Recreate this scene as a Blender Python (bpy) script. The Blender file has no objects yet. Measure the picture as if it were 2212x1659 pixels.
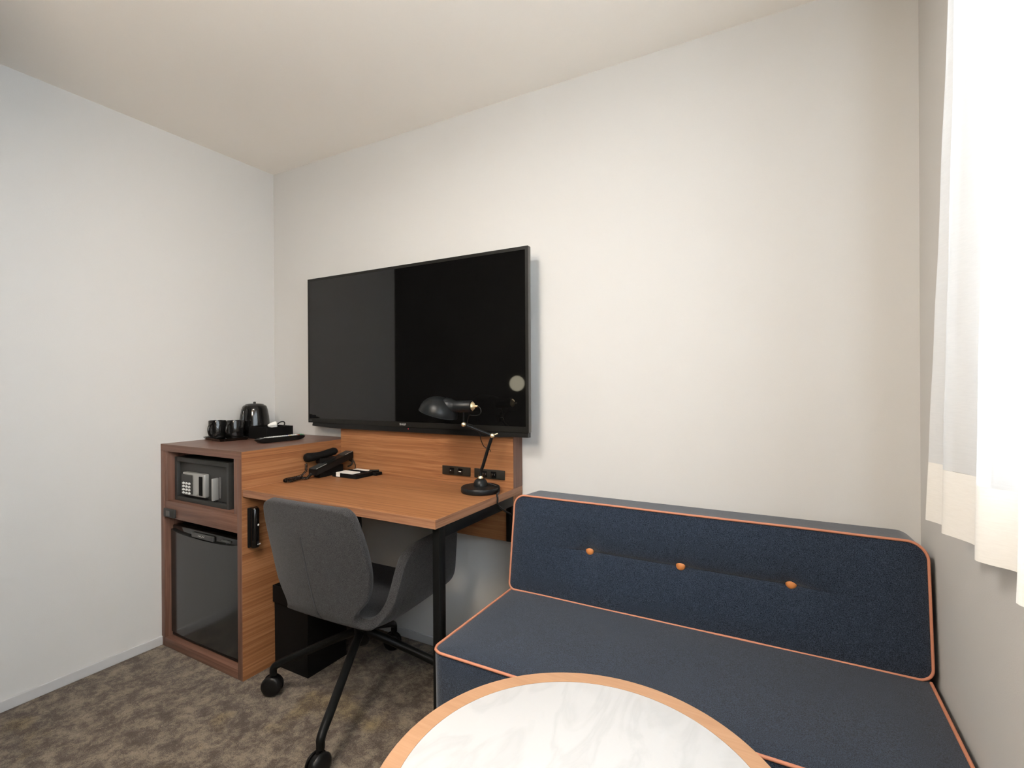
import bpy, bmesh, math, random
from mathutils import Vector, Matrix, noise
random.seed(4)
C = bpy.context.scene
COL = C.collection
PI = math.pi

# ------------------------------------------------------------------ camera
F_PX = 1067.03
cam_d = bpy.data.cameras.new('camera'); cam = bpy.data.objects.new('camera', cam_d); COL.objects.link(cam)
cam_d.sensor_fit = 'HORIZONTAL'; cam_d.sensor_width = 36.0; cam_d.lens = F_PX / 2212 * 36.0
cam_d.clip_start = 0.02; cam_d.clip_end = 100
_r = Vector((0.87685705, 0.48072042, -0.00543908)); _u = Vector((0.00427217, 0.0035216, 0.99998467)); _f = Vector((-0.48073221, 0.87686685, -0.00103422))
m = Matrix((( _r.x, _u.x, -_f.x), (_r.y, _u.y, -_f.y), (_r.z, _u.z, -_f.z))).to_4x4()
m.translation = Vector((2.42484, -1.73624, 1.15)); cam.matrix_world = m
C.camera = cam
# ------------------------------------------------------------------ colour management
C.view_settings.view_transform = 'Standard'; C.view_settings.look = 'None'
C.view_settings.gamma = 1.0; C.view_settings.exposure = 0.42; C.view_settings.use_curve_mapping = False
# ------------------------------------------------------------------ world (overcast daylight outside the window)
W = bpy.data.worlds.new('sky'); C.world = W; W.use_nodes = True
bg = W.node_tree.nodes['Background']; bg.inputs[0].default_value = (0.82, 0.91, 1.0, 1); bg.inputs[1].default_value = 8.2
# room dimensions
XR = 2.757; HC = 2.2915; YR = -3.7
WY0, WY1, WZ0, WZ1 = -0.80, -2.75, 1.00, 2.12      # window opening in the right wall
def area_light(name, loc, rot, sx, sy, power, col, shape='RECTANGLE'):
    l = bpy.data.lights.new(name, 'AREA'); l.shape = shape; l.size = sx
    if shape in ('RECTANGLE', 'ELLIPSE'): l.size_y = sy
    l.energy = power; l.color = col
    o = bpy.data.objects.new(name, l); COL.objects.link(o); o.location = loc; o.rotation_euler = rot
    return o
# portal that guides the sky light through the window
pt = area_light('window_portal', (XR + 0.16, (WY0 + WY1) / 2, (WZ0 + WZ1) / 2), (0, PI / 2, 0), WZ1 - WZ0, WY0 - WY1, 1, (1, 1, 1))
pt.data.cycles.is_portal = True
# fill light of an added, unseen ceiling lamp (its fixture is built below)
CEIL_FILL = (1.45, -1.50, HC - 0.075)
ceil_fill = area_light('fill_ceiling_light', CEIL_FILL, (0, 0, 0), 0.44, 0.44, 17, (1.0, 0.955, 0.90), 'DISK')
ceil_fill.data.spread = PI
GLOBE = Vector((1.62, -2.22, 1.86)); GLOBE_R = 0.17; GLOBE_L = 41.0     # glowing globe added behind the viewpoint to fill the room with light
# beam of the wall reading lamp (fixture built below), aimed at the wall over the sofa
sp = bpy.data.lights.new('reading_lamp_light', 'SPOT'); sp.energy = 4.2; sp.color = (1.0, 0.87, 0.66); sp.spot_size = math.radians(37); sp.spot_blend = 1.0; sp.shadow_soft_size = 0.06
spo = bpy.data.objects.new('reading_lamp_light', sp); COL.objects.link(spo); spo.location = (0.765, -1.50, 1.15)
spo.rotation_euler = (Vector((2.62, 0, 1.04)) - spo.location).to_track_quat('-Z', 'Y').to_euler()

# ================================================================== materials
def new_mat(name):
    mt = bpy.data.materials.new(name); mt.use_nodes = True
    nt = mt.node_tree; b = nt.nodes['Principled BSDF']
    return mt, nt, b
def simple(name, col, rough=0.5, metal=0.0, spec=0.5, coat=0.0, bump=None, var=None, emit=None):
    mt, nt, b = new_mat(name)
    b.inputs['Base Color'].default_value = (*col, 1); b.inputs['Roughness'].default_value = rough
    b.inputs['Metallic'].default_value = metal; b.inputs['Specular IOR Level'].default_value = spec
    b.inputs['Coat Weight'].default_value = coat; b.inputs['Coat Roughness'].default_value = 0.05
    tc = nt.nodes.new('ShaderNodeTexCoord')
    n = nt.nodes.new('ShaderNodeTexNoise'); nt.links.new(tc.outputs['Object'], n.inputs['Vector'])
    n.inputs['Scale'].default_value = (bump or (60, 0))[0]; n.inputs['Detail'].default_value = 3
    v = var if var is not None else 0.03
    mx = nt.nodes.new('ShaderNodeMix'); mx.data_type = 'RGBA'
    mx.inputs['A'].default_value = (*[c * (1 - v) for c in col], 1); mx.inputs['B'].default_value = (*[min(1, c * (1 + v)) for c in col], 1)
    nt.links.new(n.outputs['Fac'], mx.inputs['Factor']); nt.links.new(mx.outputs['Result'], b.inputs['Base Color'])
    if bump and bump[1] > 0:
        bp = nt.nodes.new('ShaderNodeBump'); bp.inputs['Strength'].default_value = bump[1]; bp.inputs['Distance'].default_value = 0.002
        nt.links.new(n.outputs['Fac'], bp.inputs['Height']); nt.links.new(bp.outputs['Normal'], b.inputs['Normal'])
    if emit:
        b.inputs['Emission Color'].default_value = (*emit[0], 1); b.inputs['Emission Strength'].default_value = emit[1]
    return mt
def wood(name, c_dark, c_mid, c_light, scale, rough=0.42):
    """laminate with long fine grain; scale = per-axis frequency"""
    mt, nt, b = new_mat(name)
    tc = nt.nodes.new('ShaderNodeTexCoord'); mp = nt.nodes.new('ShaderNodeMapping'); mp.inputs['Scale'].default_value = scale
    nt.links.new(tc.outputs['Object'], mp.inputs['Vector'])
    # wavy warp
    w = nt.nodes.new('ShaderNodeTexNoise'); w.inputs['Scale'].default_value = 2.2; w.inputs['Detail'].default_value = 1
    nt.links.new(tc.outputs['Object'], w.inputs['Vector'])
    va = nt.nodes.new('ShaderNodeVectorMath'); va.operation = 'MULTIPLY_ADD'; va.inputs[1].default_value = (1.3, 1.3, 1.3)
    nt.links.new(w.outputs['Color'], va.inputs[0]); nt.links.new(mp.outputs['Vector'], va.inputs[2])
    n1 = nt.nodes.new('ShaderNodeTexNoise'); n1.inputs['Scale'].default_value = 1.0; n1.inputs['Detail'].default_value = 6; n1.inputs['Roughness'].default_value = 0.65
    nt.links.new(va.outputs['Vector'], n1.inputs['Vector'])
    mp2 = nt.nodes.new('ShaderNodeVectorMath'); mp2.operation = 'SCALE'; mp2.inputs['Scale'].default_value = 5.0
    nt.links.new(va.outputs['Vector'], mp2.inputs[0])
    n2 = nt.nodes.new('ShaderNodeTexNoise'); n2.inputs['Scale'].default_value = 1.0; n2.inputs['Detail'].default_value = 3
    nt.links.new(mp2.outputs['Vector'], n2.inputs['Vector'])
    mix = nt.nodes.new('ShaderNodeMath'); mix.operation = 'MULTIPLY_ADD'; mix.inputs[1].default_value = 0.45
    sub = nt.nodes.new('ShaderNodeMath'); sub.operation = 'SUBTRACT'; sub.inputs[1].default_value = 0.225
    nt.links.new(n2.outputs['Fac'], mix.inputs[0]); nt.links.new(n1.outputs['Fac'], sub.inputs[0]); nt.links.new(sub.outputs[0], mix.inputs[2])
    cr = nt.nodes.new('ShaderNodeValToRGB'); e = cr.color_ramp.elements
    e[0].position = 0.30; e[0].color = (*c_dark, 1); e[1].position = 0.68; e[1].color = (*c_light, 1)
    k = e.new(0.5); k.color = (*c_mid, 1)
    nt.links.new(mix.outputs[0], cr.inputs[0]); nt.links.new(cr.outputs[0], b.inputs['Base Color'])
    b.inputs['Roughness'].default_value = rough; b.inputs['Specular IOR Level'].default_value = 0.4
    bp = nt.nodes.new('ShaderNodeBump'); bp.inputs['Strength'].default_value = 0.12; bp.inputs['Distance'].default_value = 0.001
    nt.links.new(mix.outputs[0], bp.inputs['Height']); nt.links.new(bp.outputs['Normal'], b.inputs['Normal'])
    return mt
def fabric(name, c1, c2, scale=900, sheen=0.3, mottle=60, bump=0.5):
    mt, nt, b = new_mat(name)
    tc = nt.nodes.new('ShaderNodeTexCoord')
    n = nt.nodes.new('ShaderNodeTexNoise'); n.inputs['Scale'].default_value = scale; n.inputs['Detail'].default_value = 2
    n2 = nt.nodes.new('ShaderNodeTexNoise'); n2.inputs['Scale'].default_value = mottle; n2.inputs['Detail'].default_value = 3
    nt.links.new(tc.outputs['Object'], n.inputs['Vector']); nt.links.new(tc.outputs['Object'], n2.inputs['Vector'])
    md = nt.nodes.new('ShaderNodeMath'); md.operation = 'MULTIPLY_ADD'; md.inputs[1].default_value = 0.08
    sb = nt.nodes.new('ShaderNodeMath'); sb.operation = 'SUBTRACT'; sb.inputs[1].default_value = 0.04
    nt.links.new(n2.outputs['Fac'], md.inputs[0]); nt.links.new(n.outputs['Fac'], sb.inputs[0]); nt.links.new(sb.outputs[0], md.inputs[2])
    cr = nt.nodes.new('ShaderNodeValToRGB'); e = cr.color_ramp.elements
    e[0].position = 0.36; e[0].color = (*c1, 1); e[1].position = 0.64; e[1].color = (*c2, 1)
    nt.links.new(md.outputs[0], cr.inputs[0]); nt.links.new(cr.outputs[0], b.inputs['Base Color'])
    b.inputs['Roughness'].default_value = 0.95; b.inputs['Specular IOR Level'].default_value = 0.15
    b.inputs['Sheen Weight'].default_value = sheen; b.inputs['Sheen Roughness'].default_value = 0.5
    bp = nt.nodes.new('ShaderNodeBump'); bp.inputs['Strength'].default_value = bump; bp.inputs['Distance'].default_value = 0.0008
    nt.links.new(n.outputs['Fac'], bp.inputs['Height']); nt.links.new(bp.outputs['Normal'], b.inputs['Normal'])
    return mt
M = {}
M['wall'] = simple('white_wallpaper', (0.605, 0.592, 0.572), 0.85, bump=(350, 0.10), var=0.01, spec=0.25)
M['ceil'] = simple('ceiling_paint', (0.93, 0.88, 0.81), 0.9, bump=(300, 0.08), var=0.01, spec=0.2)
M['basebd'] = simple('baseboard_vinyl', (0.50, 0.495, 0.495), 0.5)
WARM = ((0.19, 0.074, 0.029), (0.285, 0.120, 0.048), (0.385, 0.180, 0.080))
M['wood_x'] = wood('walnut_laminate_grain_x', *WARM, (1.2, 95, 95))
M['wood_y'] = wood('walnut_laminate_grain_y', *WARM, (95, 1.2, 95))
EDGE = ((0.105, 0.050, 0.033), (0.150, 0.074, 0.050), (0.200, 0.105, 0.074))
M['edge_y'] = wood('brown_laminate_top', *EDGE, (90, 1.0, 90), 0.35)
M['edge_z'] = wood('brown_laminate_edge', *EDGE, (80, 80, 1.2), 0.45)
M['edge_x'] = wood('brown_laminate_rail', *EDGE, (1.0, 90, 90), 0.45)
M['deskedge'] = wood('walnut_edge_band', (0.20, 0.088, 0.045), (0.30, 0.145, 0.078), (0.41, 0.215, 0.125), (1.2, 1.2, 60))
M['blackmetal'] = simple('black_powder_coat', (0.0055, 0.006, 0.006), 0.40, spec=0.15)
M['blackplastic'] = simple('black_plastic', (0.0065, 0.0065, 0.0065), 0.35, spec=0.22)
M['blackmatte'] = simple('black_matte', (0.0055, 0.0055, 0.0055), 0.7, spec=0.12)
M['gloss'] = simple('black_gloss', (0.006, 0.006, 0.006), 0.06, spec=0.5)
M['ceramic'] = simple('black_ceramic', (0.006, 0.006, 0.006), 0.10, spec=0.5)
M['lampblack'] = simple('lamp_black_enamel', (0.007, 0.0085, 0.0095), 0.36, spec=0.25)
M['brass'] = simple('brass', (0.92, 0.78, 0.50), 0.42, metal=1.0)
M['screen'] = simple('tv_screen', (0.0035, 0.0035, 0.0035), 0.035, spec=0.5, var=0)
M['bezel'] = simple('tv_bezel', (0.009, 0.009, 0.008), 0.4, spec=0.3)
M['bezelside'] = simple('tv_bezel_side', (0.12, 0.12, 0.115), 0.4, metal=0.6)
M['safe'] = simple('safe_grey', (0.036, 0.037, 0.036), 0.5, spec=0.3, bump=(500, 0.1))
M['silver'] = simple('silver_paint', (0.40, 0.40, 0.385), 0.35, metal=0.5)
M['key'] = simple('key_grey', (0.60, 0.61, 0.60), 0.4)
M['fridge'] = simple('fridge_door_grey', (0.020, 0.021, 0.021), 0.16, spec=0.6)
M['fridgepanel'] = simple('fridge_handle_grey', (0.045, 0.046, 0.046), 0.4)
M['logo'] = simple('light_print', (0.42, 0.42, 0.41), 0.5)
M['dimlogo'] = simple('dim_print', (0.10, 0.10, 0.10), 0.5)
M['white'] = simple('white_plastic', (0.75, 0.74, 0.70), 0.4)
M['paper'] = simple('white_paper', (0.72, 0.69, 0.64), 0.8)
M['navy'] = fabric('navy_weave', (0.004, 0.007, 0.014), (0.036, 0.051, 0.080), 620, 0.25)
M['chairgrey'] = fabric('charcoal_felt', (0.005, 0.005, 0.0055), (0.066, 0.064, 0.065), 820, 0.12, bump=0.8)
M['seamgrey'] = simple('seam_thread', (0.045, 0.045, 0.047), 0.8, spec=0.2)
M['plate'] = simple('bronze_black_plate', (0.020, 0.018, 0.014), 0.45, spec=0.3)
M['piping'] = simple('coral_piping', (0.54, 0.215, 0.125), 0.6, bump=(900, 0.3), var=0.08)
M['button'] = simple('tan_leather', (0.55, 0.20, 0.055), 0.4, bump=(600, 0.2), var=0.06)
M['oak'] = wood('light_oak_edge', (0.33, 0.178, 0.096), (0.355, 0.197, 0.108), (0.38, 0.216, 0.122), (6, 60, 60), 0.45)
M['led_red'] = simple('red_lamp', (0.4, 0.02, 0.03), 0.4, emit=((1, 0.05, 0.08), 0.6))
M['remote_red'] = simple('red_button', (0.45, 0.03, 0.03), 0.5)
M['remote_green'] = simple('green_button', (0.05, 0.32, 0.15), 0.5)
M['remote_yellow'] = simple('yellow_button', (0.7, 0.6, 0.2), 0.5)
M['remote_blue'] = simple('blue_button', (0.05, 0.08, 0.4), 0.5)
M['darkwood'] = simple('dark_panel', (0.060, 0.056, 0.047), 0.6)
M['hall'] = simple('hall_dark', (0.012, 0.012, 0.011), 0.7)
M['alu'] = simple('window_aluminium', (0.55, 0.55, 0.54), 0.4, metal=0.4)
M['lampglow'] = simple('warm_diffuser', (0.4, 0.38, 0.33), 0.5, emit=((1.0, 0.90, 0.66), 4.0))
M['globe'] = simple('fill_globe', (0.9, 0.88, 0.82), 0.6, emit=((1.0, 0.85, 0.68), GLOBE_L))  # emission of the added fill globe
M['opal'] = simple('fill_diffuser', (0.9, 0.9, 0.88), 0.5, emit=((1.0, 0.93, 0.84), 4.0))  # emission of the added ceiling fill lamp

def marble():
    mt, nt, b = new_mat('white_marble')
    tc = nt.nodes.new('ShaderNodeTexCoord')
    n = nt.nodes.new('ShaderNodeTexNoise'); n.inputs['Scale'].default_value = 5; n.inputs['Detail'].default_value = 6; n.inputs['Distortion'].default_value = 1.4
    mp = nt.nodes.new('ShaderNodeMapping'); mp.inputs['Scale'].default_value = (2.2, 0.8, 1); mp.inputs['Rotation'].default_value = (0, 0, 0.45)
    nt.links.new(tc.outputs['Object'], mp.inputs['Vector']); nt.links.new(mp.outputs['Vector'], n.inputs['Vector'])
    cr = nt.nodes.new('ShaderNodeValToRGB'); e = cr.color_ramp.elements
    e[0].position = 0.40; e[0].color = (0.44, 0.44, 0.44, 1); e[1].position = 0.56; e[1].color = (0.44, 0.44, 0.44, 1)
    k = e.new(0.49); k.color = (0.40, 0.40, 0.40, 1)
    nt.links.new(n.outputs['Fac'], cr.inputs[0]); nt.links.new(cr.outputs[0], b.inputs['Base Color'])
    b.inputs['Roughness'].default_value = 0.35; b.inputs['Specular IOR Level'].default_value = 0.4
    return mt
M['marble'] = marble()
def carpet():
    mt, nt, b = new_mat('mottled_carpet')
    tc = nt.nodes.new('ShaderNodeTexCoord')
    mp = nt.nodes.new('ShaderNodeMapping'); mp.inputs['Scale'].default_value = (1.0, 1.0, 1.0); mp.inputs['Rotation'].default_value = (0, 0, 0.3)
    nt.links.new(tc.outputs['Object'], mp.inputs['Vector'])
    def N(sc, det, rough=0.6, dist=0.0, src=None):
        n = nt.nodes.new('ShaderNodeTexNoise'); n.inputs['Scale'].default_value = sc; n.inputs['Detail'].default_value = det
        n.inputs['Roughness'].default_value = rough; n.inputs['Distortion'].default_value = dist
        nt.links.new((src or mp).outputs[0] if not src else src.outputs['Vector'], n.inputs['Vector']); return n
    big = N(15, 9, 0.82, 0.2); fine = N(330, 2, 0.7)
    a = nt.nodes.new('ShaderNodeMath'); a.operation = 'MULTIPLY_ADD'; a.inputs[1].default_value = 0.40
    s = nt.nodes.new('ShaderNodeMath'); s.operation = 'SUBTRACT'; s.inputs[1].default_value = 0.20
    nt.links.new(fine.outputs['Fac'], a.inputs[0]); nt.links.new(big.outputs['Fac'], s.inputs[0]); nt.links.new(s.outputs[0], a.inputs[2])
    cr = nt.nodes.new('ShaderNodeValToRGB'); e = cr.color_ramp.elements
    e[0].position = 0.42; e[0].color = (0.064, 0.046, 0.033, 1); e[1].position = 0.605; e[1].color = (0.240, 0.192, 0.138, 1)
    k = e.new(0.485); k.color = (0.112, 0.084, 0.061, 1)
    nt.links.new(a.outputs[0], cr.inputs[0])
    # ochre patches woven in here and there
    pn = N(2.6, 3, 0.6, 0.2)
    pr = nt.nodes.new('ShaderNodeValToRGB'); q = pr.color_ramp.elements
    q[0].position = 0.60; q[0].color = (0, 0, 0, 1); q[1].position = 0.68; q[1].color = (1, 1, 1, 1)
    nt.links.new(pn.outputs['Fac'], pr.inputs[0])
    oc = nt.nodes.new('ShaderNodeMix'); oc.data_type = 'RGBA'; oc.blend_type = 'MULTIPLY'; oc.inputs['B'].default_value = (1.02, 0.94, 0.66, 1)
    nt.links.new(cr.outputs[0], oc.inputs['A']); nt.links.new(pr.outputs[0], oc.inputs['Factor'])
    nt.links.new(oc.outputs['Result'], b.inputs['Base Color'])
    b.inputs['Roughness'].default_value = 1.0; b.inputs['Specular IOR Level'].default_value = 0.05; b.inputs['Sheen Weight'].default_value = 0.15
    bp = nt.nodes.new('ShaderNodeBump'); bp.inputs['Strength'].default_value = 0.9; bp.inputs['Distance'].default_value = 0.004
    nt.links.new(fine.outputs['Fac'], bp.inputs['Height']); nt.links.new(bp.outputs['Normal'], b.inputs['Normal'])
    return mt
M['carpet'] = carpet()
def cloth(name, thick):
    mt = bpy.data.materials.new(name); mt.use_nodes = True; nt = mt.node_tree
    nt.nodes.clear(); out = nt.nodes.new('ShaderNodeOutputMaterial')
    tl = nt.nodes.new('ShaderNodeBsdfTranslucent'); df = nt.nodes.new('ShaderNodeBsdfDiffuse'); tr = nt.nodes.new('ShaderNodeBsdfTransparent')
    tc = nt.nodes.new('ShaderNodeTexCoord'); mp = nt.nodes.new('ShaderNodeMapping'); mp.inputs['Scale'].default_value = (60, 60, 500)
    n = nt.nodes.new('ShaderNodeTexNoise'); n.inputs['Scale'].default_value = 1; nt.links.new(tc.outputs['Object'], mp.inputs['Vector']); nt.links.new(mp.outputs['Vector'], n.inputs['Vector'])
    cr = nt.nodes.new('ShaderNodeValToRGB'); cr.color_ramp.elements[0].color = (0.85, 0.86, 0.87, 1) if not thick else (0.86, 0.835, 0.79, 1); cr.color_ramp.elements[1].color = (0.93, 0.94, 0.95, 1) if not thick else (0.94, 0.92, 0.88, 1)
    nt.links.new(n.outputs['Fac'], cr.inputs[0]); nt.links.new(cr.outputs[0], df.inputs['Color']); nt.links.new(cr.outputs[0], tl.inputs['Color'])
    m1 = nt.nodes.new('ShaderNodeMixShader'); m1.inputs[0].default_value = 0.5 if not thick else 0.22
    nt.links.new(df.outputs[0], m1.inputs[1]); nt.links.new(tl.outputs[0], m1.inputs[2])
    m2 = nt.nodes.new('ShaderNodeMixShader'); m2.inputs[0].default_value = 0.14 if not thick else 0.0
    nt.links.new(m1.outputs[0], m2.inputs[1]); nt.links.new(tr.outputs[0], m2.inputs[2]); nt.links.new(m2.outputs[0], out.inputs['Surface'])
    return mt
M['sheer'] = cloth('sheer_curtain', False); M['hem'] = cloth('sheer_curtain_hem', True)
def glassmat():
    mt, nt, b = new_mat('window_glass')
    b.inputs['Transmission Weight'].default_value = 1.0; b.inputs['Roughness'].default_value = 0.0; b.inputs['IOR'].default_value = 1.0
    b.inputs['Base Color'].default_value = (0.96, 0.98, 0.98, 1)
    tc = nt.nodes.new('ShaderNodeTexCoord'); n = nt.nodes.new('ShaderNodeTexNoise'); n.inputs['Scale'].default_value = 2
    cr = nt.nodes.new('ShaderNodeValToRGB'); cr.color_ramp.elements[0].color = (0.95, 0.97, 0.97, 1); cr.color_ramp.elements[1].color = (0.98, 1, 1, 1)
    nt.links.new(tc.outputs['Object'], n.inputs['Vector']); nt.links.new(n.outputs['Fac'], cr.inputs[0]); nt.links.new(cr.outputs[0], b.inputs['Base Color'])
    return mt
M['glass'] = glassmat()

# ================================================================== geometry helpers
def BM(): return bmesh.new()
def box(bm, x0, x1, y0, y1, z0, z1, bev=0.0, seg=2, mat=0, rot=None):
    c = Vector(((x0 + x1) / 2, (y0 + y1) / 2, (z0 + z1) / 2))
    r = bmesh.ops.create_cube(bm, size=1.0)
    vs = r['verts']; S = Vector((abs(x1 - x0), abs(y1 - y0), abs(z1 - z0)))
    for v in vs: v.co = Vector((v.co.x * S.x, v.co.y * S.y, v.co.z * S.z))
    fs = set(f for v in vs for f in v.link_faces)
    if bev > 0:
        es = set(e for v in vs for e in v.link_edges)
        rb = bmesh.ops.bevel(bm, geom=list(es), offset=bev, segments=seg, profile=0.5, affect='EDGES')
        vs = list(set(v for f in rb['faces'] for v in f.verts) | set(v for v in vs if v.is_valid))
        fs = set(f for v in vs for f in v.link_faces)
    for f in fs: f.material_index = mat
    for v in vs:
        if rot is not None: v.co = rot @ v.co
        v.co += c
    return vs
def frame_of(d, hint=Vector((0, 0, 1))):
    d = d.normalized()
    if abs(d.dot(hint)) > 0.95: hint = Vector((1, 0, 0))
    a = d.cross(hint).normalized(); b = a.cross(d).normalized()
    return a, b
def tube(bm, pts, r, n=12, closed=False, cap=True, mat=0):
    pts = [Vector(p) for p in pts]; N = len(pts)
    rs = r if isinstance(r, (list, tuple)) else [r] * N
    rings = []; a = None
    for i, p in enumerate(pts):
        if closed: d = (pts[(i + 1) % N] - pts[i - 1])
        elif i == 0: d = pts[1] - pts[0]
        elif i == N - 1: d = pts[-1] - pts[-2]
        else: d = (pts[i + 1] - p).normalized() + (p - pts[i - 1]).normalized()
        d = d.normalized()
        if a is None: a, b = frame_of(d)
        else:
            a = (a - d * a.dot(d)); a = a.normalized() if a.length > 1e-6 else frame_of(d)[0]
            b = a.cross(d)
        rings.append([bm.verts.new(p + (a * math.cos(2 * PI * k / n) + b * math.sin(2 * PI * k / n)) * rs[i]) for k in range(n)])
    segs = N if closed else N - 1
    for i in range(segs):
        A = rings[i]; B = rings[(i + 1) % N]; off = 0
        if closed and i == N - 1:
            off = min(range(n), key=lambda o: (A[0].co - B[o].co).length)
        for k in range(n):
            f = bm.faces.new((A[k], A[(k + 1) % n], B[(k + 1 + off) % n], B[(k + off) % n])); f.material_index = mat; f.smooth = True
    if cap and not closed:
        for ring in (rings[0], rings[-1]):
            f = bm.faces.new(ring); f.material_index = mat
def lathe(bm, prof, n=32, origin=(0, 0, 0), axis=None, mat=0, smooth=True):
    """prof: list of (radius, height) along axis (default z)"""
    origin = Vector(origin); ax = Vector(axis or (0, 0, 1)).normalized(); a, b = frame_of(ax)
    rings = []
    for (r, h) in prof:
        if r < 1e-6: rings.append([bm.verts.new(origin + ax * h)])
        else: rings.append([bm.verts.new(origin + ax * h + (a * math.cos(2 * PI * k / n) + b * math.sin(2 * PI * k / n)) * r) for k in range(n)])
    for A, B in zip(rings[:-1], rings[1:]):
        if len(A) == 1 and len(B) == 1: continue
        for k in range(n):
            if len(A) == 1: f = bm.faces.new((A[0], B[k], B[(k + 1) % n]))
            elif len(B) == 1: f = bm.faces.new((A[k], B[0], A[(k + 1) % n]))
            else: f = bm.faces.new((A[k], B[k], B[(k + 1) % n], A[(k + 1) % n]))
            f.material_index = mat; f.smooth = smooth
def spline(pts, k=6):
    pts = [Vector(p) for p in pts]; out = []
    P = [pts[0] * 2 - pts[1]] + pts + [pts[-1] * 2 - pts[-2]]
    for i in range(1, len(P) - 2):
        for j in range(k):
            t = j / k; p0, p1, p2, p3 = P[i - 1], P[i], P[i + 1], P[i + 2]
            out.append(0.5 * ((2 * p1) + (p2 - p0) * t + (2 * p0 - 5 * p1 + 4 * p2 - p3) * t * t + (3 * p1 - p0 - 3 * p2 + p3) * t ** 3))
    out.append(pts[-1]); return out
def finish(name, bm, mats, parent=None, origin=Vector((0, 0, 0)), smooth_angle=None, recalc=True):
    if recalc: bmesh.ops.recalc_face_normals(bm, faces=bm.faces[:])
    me = bpy.data.meshes.new(name)
    for v in bm.verts: v.co -= Vector(origin)
    bm.to_mesh(me); bm.free()
    for mt in (mats if isinstance(mats, (list, tuple)) else [mats]): me.materials.append(M[mt] if isinstance(mt, str) else mt)
    if smooth_angle is not None:
        for p in me.polygons: p.use_smooth = True
        me.set_sharp_from_angle(angle=math.radians(smooth_angle))
    o = bpy.data.objects.new(name, me); COL.objects.link(o)
    if parent is not None: o.parent = parent
    return o
def tag(o, label, cat, group=None):
    o['label'] = label; o['category'] = cat
    if group: o['group'] = group
    return o
class Thing:
    """an Empty at the thing's base; parts are built in world coordinates"""
    def __init__(s, name, loc, label, cat, group=None):
        s.o = bpy.data.objects.new(name, None); COL.objects.link(s.o); s.loc = Vector(loc); s.o.location = s.loc
        s.o.empty_display_size = 0.05; tag(s.o, label, cat, group)
    def part(s, name, bm, mat, sa=35, sub_of=None, label=None):
        o = finish(name, bm, mat, sub_of or s.o, s.loc, sa)
        if label: o['label'] = label
        return o
def single(name, bm, mat, label, cat, loc=(0, 0, 0), group=None, sa=35):
    o = finish(name, bm, mat, None, Vector(loc), sa); o.location = loc; return tag(o, label, cat, group)
def struct(name, bm, mat, parent=None, sa=None):
    o = finish(name, bm, mat, parent, Vector((0, 0, 0)), sa); o['kind'] = 'structure'; return o

# ================================================================== room
bm = BM(); box(bm, -1.4, XR + 0.15, YR - 0.1, 0.1, -0.1, 0); struct('floor', bm, 'carpet')
bm = BM(); box(bm, -1.4, XR + 0.15, YR - 0.1, 0.1, HC, HC + 0.1); struct('ceiling', bm, 'ceil')
bm = BM(); box(bm, -0.12, XR + 0.15, 0, 0.1, 0, HC); struct('wall_back', bm, 'wall')
bm = BM(); box(bm, -0.12, 0, -1.15, 0, 0, HC); struct('wall_left', bm, 'wall')
bm = BM()
box(bm, XR, XR + 0.15, WY0, 0, 0, HC); box(bm, XR, XR + 0.15, YR, WY1, 0, HC)
box(bm, XR, XR + 0.15, WY1, WY0, 0, WZ0); box(bm, XR, XR + 0.15, WY1, WY0, WZ1, HC); struct('wall_right', bm, 'wall')
bm = BM(); box(bm, -1.4, XR + 0.15, YR - 0.1, YR, 0, HC); struct('wall_rear', bm, 'darkwood')
bm = BM(); box(bm, -1.4, 0.95, YR, -1.62, 0, HC); struct('wall_hall', bm, 'darkwood')
bm = BM(); box(bm, -1.4, -1.3, -1.62, -1.05, 0, HC); struct('wall_hallend', bm, 'hall')
bm = BM(); box(bm, -1.3, -0.12, -1.15, -1.05, 0, HC); struct('wall_hallside', bm, 'hall')
bm = BM(); box(bm, 0, 0.008, -1.15, -0.545, 0, 0.039, 0.002); struct('baseboard_left', bm, 'basebd')
bm = BM(); box(bm, 0.60, XR, -0.008, 0, 0, 0.039, 0.002); struct('baseboard_back', bm, 'basebd')
# window
bm = BM(); fy = 0.05
for (a, b_, c, d) in ((WY1, WY0, WZ0, WZ0 + fy), (WY1, WY0, WZ1 - fy, WZ1), (WY0 - fy, WY0, WZ0 + fy, WZ1 - fy), (WY1, WY1 + fy, WZ0 + fy, WZ1 - fy), ((WY0 + WY1) / 2 - .03, (WY0 + WY1) / 2 + .03, WZ0 + fy, WZ1 - fy)):
    box(bm, XR + 0.07, XR + 0.11, a, b_, c, d, 0.003)
wf = struct('window_1', bm, 'alu')
bm = BM(); box(bm, XR + 0.086, XR + 0.092, WY1 + fy, WY0 - fy, WZ0 + fy, WZ1 - fy); g = struct('window_pane', bm, 'glass', wf)

# ================================================================== curtain
hem_pts = [(2.676, -0.556), (2.660, -0.546), (2.674, -0.575), (2.682, -0.612), (2.662, -0.640), (2.672, -0.665), (2.690, -0.700), (2.694, -0.745), (2.669, -0.782), (2.680, -0.800), (2.705, -0.822), (2.700, -0.890), (2.664, -0.945), (2.684, -0.975)]
top_pts = [(2.688, -0.655), (2.672, -0.648), (2.678, -0.668), (2.684, -0.690), (2.666, -0.715), (2.676, -0.738), (2.690, -0.775), (2.692, -0.812), (2.668, -0.850), (2.678, -0.868), (2.700, -0.890), (2.696, -0.940), (2.664, -0.985), (2.682, -1.012)]
yy = hem_pts[-1][1]; yt = top_pts[-1][1]; k = 0
while yy > -2.85:
    for dx, dy in ((2.708, -0.05), (2.704, -0.045), (2.664, -0.055), (2.684, -0.02)):
        yy += dy; yt += dy * 0.985; hem_pts.append((dx, yy)); top_pts.append((dx - 0.002, yt))
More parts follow.
